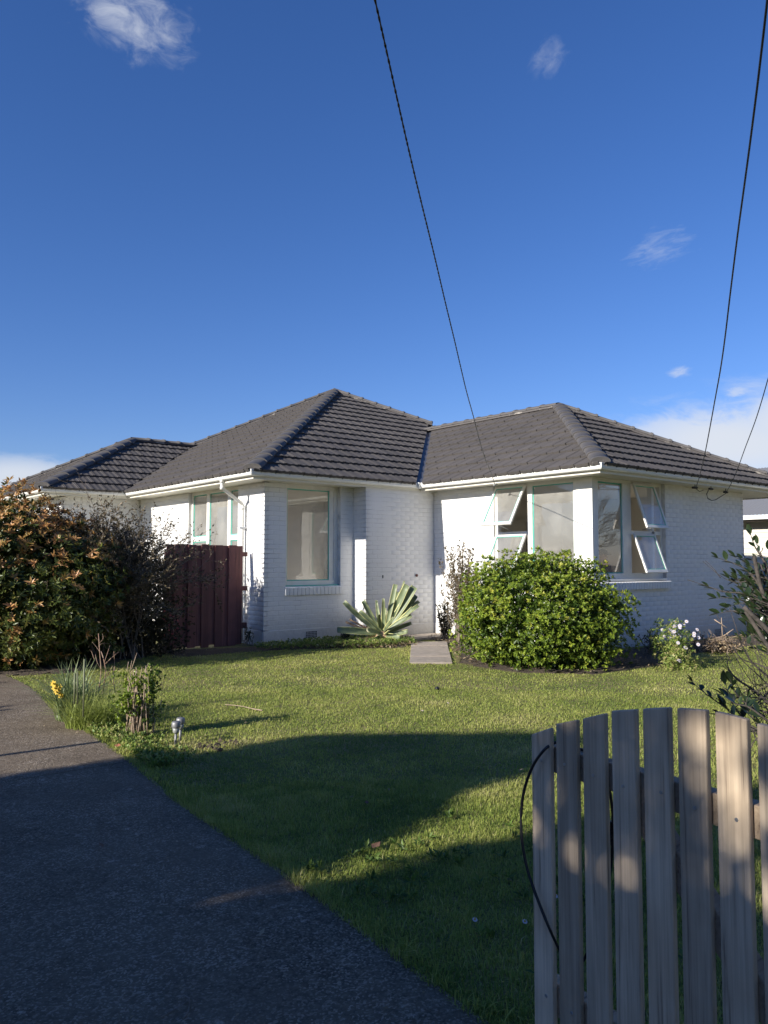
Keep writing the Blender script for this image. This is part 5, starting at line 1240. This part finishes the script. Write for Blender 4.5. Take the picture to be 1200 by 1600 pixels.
v,f,t=straps((GT.x-.02,GT.y-.0),700,.36,.008,.24,.6,lean=1.1); npmesh('blades',v,f,M['weed'],t,o_,org=GT)['kind']='stuff'
# bare reddish canes
CN=on(165,1118,'z',0); T=thing('bare_rose_canes','tall bare reddish rose canes with thorny side twigs','shrub',CN); mb=MB()
dn=math.hypot(CN.x,CN.y)
for pxs,r in [([(155,1112),(154,1085),(158,1050),(156,1020),(154,990)],.010),([(157,1112),(161,1080),(165,1050),(162,1030),(158,1018)],.009),([(180,1082),(177,1060),(179,1040),(178,1018)],.007),([(158,1045),(152,1035),(149,1022)],.005),
  ([(164,1038),(174,1028),(186,1018)],.005),([(157,1020),(150,1010),(144,1003)],.004),([(156,1004),(161,998),(160,990)],.004),([(155,1002),(149,996)],.003),([(163,1035),(168,1020),(172,1008)],.004),([(165,1060),(172,1048),(176,1040)],.004),([(176,1070),(170,1055),(166,1048)],.005),([(160,1085),(170,1072),(172,1062)],.004),([(154,1010),(160,1005),(170,1006)],.003),([(147,1030),(143,1018),(140,1015)],.003)]:
    q=[at(px,py,dn+random.uniform(-.05,.05)) for px,py in pxs]; q=smooth(q,3) if len(q)>2 else q; n_=len(q); mb.tube(q,[r*.75*(1-.5*i/(n_-1)) for i in range(n_)],5)
mb.build('canes',M['redtwig'],T)
# leafy cane bush
CL=on(215,1152,'z',0); T=thing('leafy_cane_bush','bushy clump of pale canes with green leaves beside the solar lights','shrub',CL); mb=MB(); dl=math.hypot(CL.x,CL.y); P=[]
for i in range(46):
    px=random.gauss(213,11); s=at(px,1150+random.uniform(-6,4),dl+random.uniform(-.12,.12)); s.z=max(s.z,0); e=at(px+random.gauss(0,8),random.uniform(1040,1105),dl+random.uniform(-.15,.15)); m_=s.lerp(e,.5)+Vector((random.uniform(-.02,.02),random.uniform(-.02,.02),0))
    mb.tube([s,m_,e],[.0055,.0045,.003],5)
    for k in range(5): P.append(m_.lerp(e,random.random())+Vector((random.gauss(0,.03),random.gauss(0,.03),0)))
for a,b in (((196,1060),(201,1034)),((210,1045),(204,1052)),((214,1020),(206,1045)),((222,1042),(217,1070)),((232,1036),(222,1060)),((206,1032),(203,1050))): mb.tube([at(*b,dl),at(*a,dl)],[.004,.002],5)
mb.build('canes',M['drytwig'],T)
extra_=[at(random.gauss(238,6),random.gauss(1068,13),dl+random.uniform(-.1,.1)) for i in range(60)]+[at(random.gauss(234,7),random.gauss(1115,18),dl+random.uniform(-.1,.1)) for i in range(50)]+[at(random.gauss(192,10),random.gauss(1100,20),dl+random.uniform(-.1,.1)) for i in range(70)]
P=np.array(P+extra_); tt=np.concatenate([rng.uniform(.2,.7,len(P)-180),rng.uniform(0,.2,110),rng.uniform(.2,.6,70)]); v,f,t=rosettes(P,rng.normal(size=P.shape)+np.array([0,0,.8]),5,.030,.019,tt); npmesh('leaves',v,f,M['green'],t,T,org=CL)['kind']='stuff'
# solar lights
for k,(px,py,dd) in enumerate(((274,1168,0),(281,1166,.16))):
    c=on(px,1168,'z',0); c=c*(1+dd/c.length); c.z=0
    T=thing('solar_light',['nearer of two small steel solar stake lights at the lawn edge','farther of two small steel solar stake lights half hidden by the nearer one'][k],'garden light',c,'solar lights at the lawn edge')
    mb=MB(); mb.tube([c,c+Vector((.003,0,.115))],.011,8); mb.build('stake',M['steel'],T)
    mb=MB(); mb.lathe(c+Vector((.003,0,.11)),[(.012,0),(.024,.012),(.029,.05)],14); mb.build('lens',M['lens'],T)
    mb=MB(); mb.lathe(c+Vector((.003,0,.16)),[(.034,0),(.036,.005),(.036,.04),(.030,.048)],16); mb.build('cap',M['steel'],T)
# weedy edging, leaves
def weeds(name,label,region,n_,L,w,tints,m='weed',k=6,zr=(.01,.06),up=.6):
    P=[]
    while len(P)<n_:
        P+= [p for p in [region() for _ in range(400)] if p is not None]
    P=np.array(P[:n_]); P[:,2]+=rng.uniform(*zr,n_); v,f,t=rosettes(P,rng.normal(size=P.shape)*.4+np.array([0,0,up+.4]),k,L,w,rng.uniform(*tints,n_),tilt=(.3,1.4)); o=npmesh(name,v,f,M[m],t); tag(o,label,'weeds',None,'stuff'); return o
def reg_edge():
    y=random.uniform(5.55,7.9); return np.array([drive_edge(y)+abs(random.gauss(0,.17))+(.05 if y<6.7 else 0),y,0])
weeds('driveway_weeds','low weeds along the driveway edge round the daffodils',reg_edge,1500,.028,.014,(.1,.95))
def reg_wall():
    x=random.uniform(7.0,10.1); y=random.uniform(10.7,12.3)
    return np.array([x,y,.02]) if in1(x,y) and not (x<8.6 and y>12.1) else None
weeds('wall_weeds','weedy strip along the wall below the single pane window',reg_wall,2300,.035,.014,(.05,.85),zr=(.01,.10))
def reg_bed2():
    x=random.uniform(8.2,16); y=random.uniform(6.3,12)
    return np.array([x,y,.03]) if in2(x,y) and random.random()<(.35 if y<8 else .9) else None
P=np.array([p for p in [reg_bed2() for _ in range(9000)] if p is not None]); n_=len(P); P[:,2]+=rng.uniform(.01,.05,n_)
v,f,t=leaves(P,rng.normal(size=(n_,3))*np.array([1,1,.2]),rng.normal(size=(n_,3))*.4+np.array([0,0,1.]),.045*rng.uniform(.6,1.4,n_),.022,rng.uniform(0,1,n_)); o=npmesh('leaf_litter',v,f,M['litter'],t); tag(o,'dry leaf litter on the soil beside the path','leaf litter',None,'stuff')
P=np.array([p for p in [(lambda x,y: np.array([x,y,.03]) if in1(x,y) else None)(random.gauss(8.9,.5),random.gauss(11.2,.35)) for _ in range(900)] if p is not None]); n_=len(P)
v,f,t=leaves(P+np.array([0,0,.03]),rng.normal(size=(n_,3))*np.array([1,1,.4]),rng.normal(size=(n_,3))*.4+np.array([0,0,1.]),.07*rng.uniform(.6,1.4,n_),.03,rng.uniform(0,1,n_)); o=npmesh('leaf_litter',v,f,M['litter'],t); tag(o,'brown dead leaves round the foot of the agave','leaf litter',None,'stuff')
# ferny dark weeds by the corner of the bay
upright('wall_weed','leafy dark weed growing at the foot of the downpipe','plant',(7.22,12.62,0),10,.36,.12,'darkleaf',.05,14,(0,1))
upright('wall_weed','leafy dark weed beside the agave below the front wall','plant',(8.75,11.75,0),16,.30,.16,'darkleaf',.045,16,(0,1))
# clod of dug earth at the lawn edge
EC=on(335,1168,'z',0); T=thing('earth_clods','clods of dug earth at the lawn edge right of the solar lights','earth',EC); 
for i in range(34):
    c=EC+Vector((random.gauss(0,.13),random.gauss(0,.07),.01)); r=random.uniform(.012,.032); me=MB(); 
    ic=[(0,0,1),(.9,0,.4),(.28,.85,.45),(-.72,.53,.4),(-.72,-.53,.45),(.28,-.85,.4),(.7,.5,-.4),(-.28,.85,-.4),(-.9,0,-.4),(-.28,-.85,-.4),(.7,-.5,-.4)]
    vs=[c+Vector(p)*r*random.uniform(.75,1.3) for p in ic]; me.add(vs,[(0,1,2),(0,2,3),(0,3,4),(0,4,5),(0,5,1),(1,6,2),(2,7,3),(3,8,4),(4,9,5),(5,10,1),(2,6,7),(3,7,8),(4,8,9),(5,9,10),(1,10,6)]); me.build('clod',M['soil'],T)
# stick on the lawn, leaf on the drive, small things
mb=MB(); a=on(352,1101,'z',.03); b=on(410,1110,'z',.025); mb.tube(smooth([a,a.lerp(b,.4)+Vector((0,0,.01)),a.lerp(b,.8)+Vector((0,0,.0)),b]),[.004]*8+[.007]*5,5); tag(mb.build('dry_stalk',M['drytwig']),'long pale dry stalk lying on the sunlit lawn','stick')
mb=MB(); q=[on(px,py,'z',.024) for px,py in ((0,1182+34),(30,1183+33),(60,1181+34))]; 
def flatleaf(px,py,L,w,ang,m,lab,cat='leaf',z=.028):
    c=on(px,py,'z',z); d=Vector((math.cos(ang),math.sin(ang),.05)); s=Vector((-d.y,d.x,0)); mb=MB(); mb.add([c-d*L/2,c-d*L*.15+s*w/2+Vector((0,0,.006)),c+d*L/2+Vector((0,0,.008)),c-d*L*.1-s*w/2+Vector((0,0,.004)),c-d*L*.12+Vector((0,0,.0))],[(0,4,1),(1,4,2),(0,3,4),(4,3,2)]); tag(mb.build('fallen_leaf',m),lab,cat)
DL=mat('dry_leaf',(.34,.27,.17),.8); DB_=mat('brown_leaf',(.17,.09,.05),.8); OR=mat('orange_leaf',(.45,.17,.08),.8)
flatleaf(410,1457,.05,.018,.6,DL,'small pale leaf on the shaded drive near a sunny streak')
flatleaf(158,1321,.06,.03,1.6,DB_,'brown leaf lying flat on the shaded drive'); flatleaf(588,1321,.075,.05,.3,DB_,'curled brown leaf on the lawn at the edge of the sunlit wedge',z=.045)
flatleaf(184,1165,.07,.055,1.0,OR,'orange leaf among weeds at the driveway edge',z=.05); flatleaf(573,1254,.04,.03,1.0,DB_,'small brown leaf in the shaded middle of the lawn',z=.04)
P=[]
while len(P)<70:
    y=random.uniform(1.2,9.5); x=drive_edge(y)-abs(random.gauss(0,.5)); P.append((x,y,.022))
P=np.array(P); n_=len(P); v,f,t=leaves(P,rng.normal(size=(n_,3))*np.array([1,1,.1]),rng.normal(size=(n_,3))*.25+np.array([0,0,1.]),.022*rng.uniform(.5,1.6,n_),.010,rng.uniform(0,1,n_)); tag(npmesh('leaf_litter',v,f,M['litter'],t),'small scattered dry leaf bits along the driveway edge','leaf litter',None,'stuff')
P=np.array([(random.uniform(3,9),random.uniform(3.4,10.5),.045) for _ in range(90)]); n_=len(P); v,f,t=leaves(P,rng.normal(size=(n_,3))*np.array([1,1,.1]),rng.normal(size=(n_,3))*.25+np.array([0,0,1.]),.030*rng.uniform(.5,1.5,n_),.016,rng.uniform(0,1,n_)); tag(npmesh('lawn_litter',v,f,M['litter'],t),'small scattered dead leaves on the open lawn','leaf litter',None,'stuff')
mb=MB(); q=[on(px,py,'z',.020) for px,py in ((288,1555),(296,1562),(294,1580),(285,1592))]; mb.tube(smooth(q),.0025,5); mb.tube(smooth([q[1],on(275,1576,'z',.02),on(250,1590,'z',.02)]),.0022,5); tag(mb.build('fallen_twig',M['twig']),'small forked twig on the drive at the bottom of the picture','twig')
mb=MB(); c=on(683,1076,'z',.03); mb.lathe(c,[(.02,-.01),(.028,.004),(.02,.018),(.005,.024)],9); tag(mb.build('dark_pebble',M['black']),'small dark lump on the sunlit lawn below the path','pebble')
# lawn daisies
DLAB=['tiny white daisy in the shaded lawn just left of the gate','tiny white daisy seen between the first and second pickets','tiny white daisy seen between the sixth and seventh pickets','tiny white daisy seen beside the seventh picket','tiny white daisy in the shaded lawn farthest left of the gate','tiny white daisy seen between the second and third pickets','tiny white daisy in the sunlit wedge beside the hose loop','tiny white daisy in sunlit lawn below the stepping path','tiny white daisy in sunlit lawn below the round green shrub']
k=0
for px,py in ((820,1440),(868,1400),(1092,1443),(1128,1425),(742,1437),(905,1030+400),(835,1275),(660,1110),(700,1098)):
    c=on(px,py,'z',.045); o=daisy(None,c,(-.2,-.5,1),.013,10,'lawn_daisy'); tag(o,DLAB[k],'flower','lawn daisies'); k+=1

# ------------------------------------------------------------ lawn grass blades
def lawn_mask(x,y):
    de=np.interp(y,[-6,0,1.86,3.11,4.65,6.01,6.7,8.5,10.05,12,16],[1.80,1.86,1.96,2.10,2.22,2.40,2.46,2.62,2.85,2.9,2.9])
    m=(x>de-.03)&(y<12.3)&~((x>11.15)&(y>8.0)); return m
def poly_in(P,poly):
    x,y=P[:,0],P[:,1]; c=np.zeros(len(P),bool); j=len(poly)-1
    for i in range(len(poly)):
        xi,yi=poly[i][0],poly[i][1]; xj,yj=poly[j][0],poly[j][1]
        with np.errstate(divide='ignore',invalid='ignore'): c^=((yi>y)!=(yj>y))&(x<(xj-xi)*(y-yi)/(yj-yi+1e-12)+xi)
        j=i
    return c
def grass(n_,dmin,dmax,hh,ww,name,label):
    # sample in the view wedge by distance (a little wider than the frame, for side views)
    a=rng.uniform(AZ-R(33),AZ+R(33),n_*2); rr=np.sqrt(rng.uniform(dmin**2,dmax**2,n_*2)); P=np.stack([rr*np.cos(a),rr*np.sin(a),np.zeros_like(a)],1)
    k=lawn_mask(P[:,0],P[:,1]); P=P[k]; k=~poly_in(P,[BL,BR,TR,TL]); P=P[k]; keep=~(poly_in(P,BED2)&(rng.random(len(P))<.97))&~(poly_in(P,BED1)&(rng.random(len(P))<.55))&~(poly_in(P,BED3)&(rng.random(len(P))<.85)); P=P[keep][:n_]
    if not len(P): return
    n=len(P); a=rng.uniform(0,2*math.pi,n); lean=rng.uniform(.15,1.1,n); o_=np.stack([np.cos(a),np.sin(a),np.zeros(n)],1); sd=np.stack([-np.sin(a),np.cos(a),np.zeros(n)],1)
    cl=nz3(np.stack([P[:,0],P[:,1],P[:,0]*0],1)[:],1.3,4); c2=nz3(P,6.0,9)
    edge=np.clip(1.7-(P[:,0]-np.interp(P[:,1],[0,3.11,6.01,10.05],[1.86,2.10,2.40,2.85]))*5,1,1.6)
    h=hh*rng.uniform(.5,1.25,n)*(1+.45*c2+.25*cl)*np.where(rng.random(n)<.04,1.7,1)*edge; w=ww*rng.uniform(.7,1.3,n)
    zs0=.012*np.array([mnoise.noise(Vector((p[0]*.9,p[1]*.9,0))) for p in P])+.008; fac=np.clip((P[:,0]-np.interp(P[:,1],[-6,0,1.86,3.11,4.65,6.01,6.7,8.5,10.05,12,16],[1.80,1.86,1.96,2.10,2.22,2.40,2.46,2.62,2.85,2.9,2.9]))*3+.2,0,1)
    base=P+np.stack([0*zs0,0*zs0,zs0*fac-.003],1); mid=base+o_*(h*lean*.35)[:,None]+np.array([0,0,1])*(h*.6)[:,None]; tip=base+o_*(h*lean*1.0)[:,None]+np.array([0,0,1])*(h*(1.02-.32*lean))[:,None]
    V=np.stack([base-sd*w[:,None]/2,base+sd*w[:,None]/2,mid+sd*w[:,None]*.42,mid-sd*w[:,None]*.42,tip],1).reshape(-1,3); i=np.arange(n)*5
    F=np.stack([np.stack([i,i+1,i+2],1),np.stack([i,i+2,i+3],1),np.stack([i+3,i+2,i+4],1)],1).reshape(-1,3)
    tn=np.clip(.36+.55*cl+.22*c2+rng.normal(0,.16,n)+(rng.random(n)<.05)*.45,0,1)
    o=npmesh(name,V,F,M['grass'],np.repeat(tn,5)); tag(o,label,'grass',None,'stuff')
grass(150000,2.3,5.5,.029,.0034,'lawn_grass','short green lawn grass near the picket gate and drive')
grass(170000,5.5,9.5,.024,.0050,'lawn_grass','short sunlit lawn grass in the middle of the front lawn')
grass(130000,9.5,17,.023,.0075,'lawn_grass','short lawn grass below the house walls')
vv=[];ff=[];tt_=[];kk=0
for y_ in np.arange(1.3,7.0,.035):
    v,f,t=straps((drive_edge(y_)+random.uniform(-.01,.05),y_),3,random.uniform(.03,.075),.0042,.02,.35,seg=4,lean=1.1); vv.append(v+np.array([0,0,.008]));ff.append(f+kk);tt_.append(t);kk+=len(v)
tag(npmesh('edge_grass',np.concatenate(vv),np.concatenate(ff),M['grass'],np.concatenate(tt_)),'ragged longer grass hanging over the driveway edge','grass',None,'stuff')
# broadleaf weeds in the near lawn
def reg_near():
    x=random.uniform(2.1,3.4); y=random.uniform(1.6,3.4); return np.array([x,y,.012]) if x>drive_edge(y)+.02 and mnoise.noise(Vector((x*3,y*3,0)))>.05 else None
weeds('lawn_weeds','flat rosette weeds in the shaded near corner of the lawn',reg_near,70,.04,.014,(0,.25),k=8,zr=(.012,.03),up=.5)

# ------------------------------------------------------------ what stands to the left, casting the shade, plus an added evergreen behind
def screen(name,label,poly,x0,thick,n_,m='darkleaf',dens=1.0,gaps=0.,leafL=.10,cat='tree',core=None):
    """dense evergreen whose outline seen along the sun is poly [(y,z)]; leaves, plus an optional solid core added to block the sun"""
    ys_=[p[0] for p in poly]; T=thing(name,label,cat,(x0,sum(ys_)/len(ys_),0)); P=[]; cy=sum(ys_)/len(ys_)
    zs_=[p[1] for p in poly]
    Pc=np.stack([rng.uniform(min(ys_),max(ys_),n_*4),rng.uniform(0.02,max(zs_),n_*4)],1); k=poly_in(Pc,poly); Pc=Pc[k][:n_]
    if gaps:
        g=np.array([mnoise.noise(Vector((p[0]*2.6,p[1]*2.6,5.5))) for p in Pc]); Pc=Pc[g<gaps]
    P=np.stack([x0+rng.normal(0,thick,len(Pc)),Pc[:,0],Pc[:,1]],1); s=.7
    v,f,t=rosettes(P,rng.normal(size=P.shape)+np.array([.0,0,.6]),5,leafL,leafL*.45,rng.uniform(0,1,len(P))); npmesh('leaves',v,f,M[m],t,T,org=(x0,sum(ys_)/len(ys_),0))['kind']='stuff'
    if core:
        mb=MB(); q=[(y_,z_) for y_,z_ in core]; n_=len(q); mb.add([(x0-.25,y_,z_) for y_,z_ in q]+[(x0+.25,y_,z_) for y_,z_ in q],[tuple(range(n_)),tuple(range(n_,2*n_))[::-1]]+[(i,(i+1)%n_,(i+1)%n_+n_,i+n_) for i in range(n_)]); mb.build('shade_core',M['shade_fill'],T)  # solid slab added inside the leaves to block sunlight
    branches((x0,cy,0),[(x0+random.uniform(-.3,.3),random.uniform(min(ys_)+.3,max(ys_)-.3),max(zs_)*random.uniform(.4,.75)) for _ in range(10)],.05,T)
    mb=MB(); mb.tube([(x0,cy,0),(x0,cy,max(zs_)*.6)],[.09,.05],8); mb.build('trunk',M['bark'],T)
    return T
X0=-6.0
dz=0
poly1=[(3.38,0),(6.28,0),(6.30,2.9),(6.27,3.5),(6.02,3.6),(6.08,3.75),(6.13,3.95),(5.88,4.12),(5.4,4.36),(5.1,4.56),(4.9,4.62),(4.55,4.75),(4.3,4.5),(4.12,4.30),(4.03,4.12),(3.98,3.96),(3.76,3.74),(3.55,3.5),(3.42,3.34),(3.37,3.2)]
screen('clipped_evergreen','tall dense evergreen across the drive, out of frame to the left',poly1,X0,.10,12000,leafL=.05,core=[(3.47,0),(6.22,0),(6.23,2.9),(6.2,3.4),(5.95,3.52),(6.0,3.7),(6.05,3.9),(5.8,4.05),(5.3,4.3),(4.9,4.52),(4.6,4.6),(4.35,4.42),(4.2,4.25),(4.1,4.05),(4.05,3.9),(3.82,3.66),(3.62,3.45),(3.5,3.28)])
poly2=[(-3,0),(3.38,0),(3.32,3.2),(3.30,3.55),(3.22,3.8),(3.05,4.3),(2.7,4.9),(2.0,5.2),(1.0,5.0),(0,5.2),(-1.5,4.8),(-3,4.2)]
screen('loose_evergreen','looser evergreen beside the clipped one, out of frame to the left',poly2,X0,.22,24000,gaps=.28,leafL=.11,core=[(-3,0),(3.50,0),(3.50,2.95),(3.42,3.08),(3.28,3.28),(3.22,3.5),(3.0,3.62),(2.6,3.5),(2.3,3.55),(1.9,3.75),(1.5,3.7),(1.1,3.8),(.8,3.6),(-1,3.1),(-3,3.2)])
screen('added_shade_evergreen','unseen broad evergreen added behind the camera to darken the foreground',[(-9,0),(-3.2,0),(-3.0,3),(-3.3,6),(-4.5,7.5),(-6.5,8),(-8,7),(-9,5)],3.0,1.6,9000,leafL=.2)  # unseen tree, added to cut skylight on the foreground
poly3=[(8.1,0),(11.4,0),(11.3,1.9),(10.8,2.0),(10.3,1.85),(9.9,2.05),(9.5,1.75),(9.0,1.9),(8.5,1.7),(8.2,1.5)]
screen('low_hedge','low hedge beside the far part of the drive, out of frame to the left',poly3,-2.6,.2,2600,gaps=.12,cat='hedge')
mb=MB(); mb.box((-2.62,6.78,0),(-2.56,6.84,2.17)); o=mb.build('fence_post',M['darkwood'],bevel=.004); tag(o,'single timber fence post beyond the drive, out of frame to the left','post')
# across the street and to the right: things mirrored in the window glass
def bare_tree(loc,h,label):
    T=thing('bare_tree',label,'tree',loc); mbt=MB()
    def g2(p,d,L,r,dep):
        q=[p]
        for i in range(3): d=(d+Vector((random.gauss(0,.14),random.gauss(0,.14),random.gauss(.03,.08)))).normalized(); q.append(q[-1]+d*L/3)
        mbt.tube(q,[r,r*.85,r*.7,r*.6],5,cap=False)
        if dep>0:
            for i in range(3): g2(q[-1 if i<2 else 2],(d+Vector((random.gauss(0,.5),random.gauss(0,.5),random.gauss(.1,.3)))).normalized(),L*random.uniform(.65,.85),r*.58,dep-1)
    mb2=MB(); g2(Vector(loc),Vector((0,0,1)),h*.25,.13,6); mbt.build('branches',M['bark'],T)
bare_tree((24,-1.5,0),9,'bare winter tree down the street to the right, mirrored in the window'); bare_tree((30,-8,0),8,'second bare winter tree farther down the street, mirrored in the window')
T=thing('far_house','low brown roofed house across the street, mirrored in the window','house',(26,-14,0))
mb=MB(); mb.box((20,-18,0),(34,-11,2.7)); mb.build('wall',M['cream'],T); mb=MB(); mb.add([(19.5,-18.5,2.7),(34.5,-18.5,2.7),(34.5,-10.5,2.7),(19.5,-10.5,2.7),(23.5,-14.5,4.9),(30.5,-14.5,4.9)],[(0,1,5,4),(1,2,5),(2,3,4,5),(3,0,4)]); mb.build('roof',M['chim'],T)
print('objects',len(bpy.data.objects))
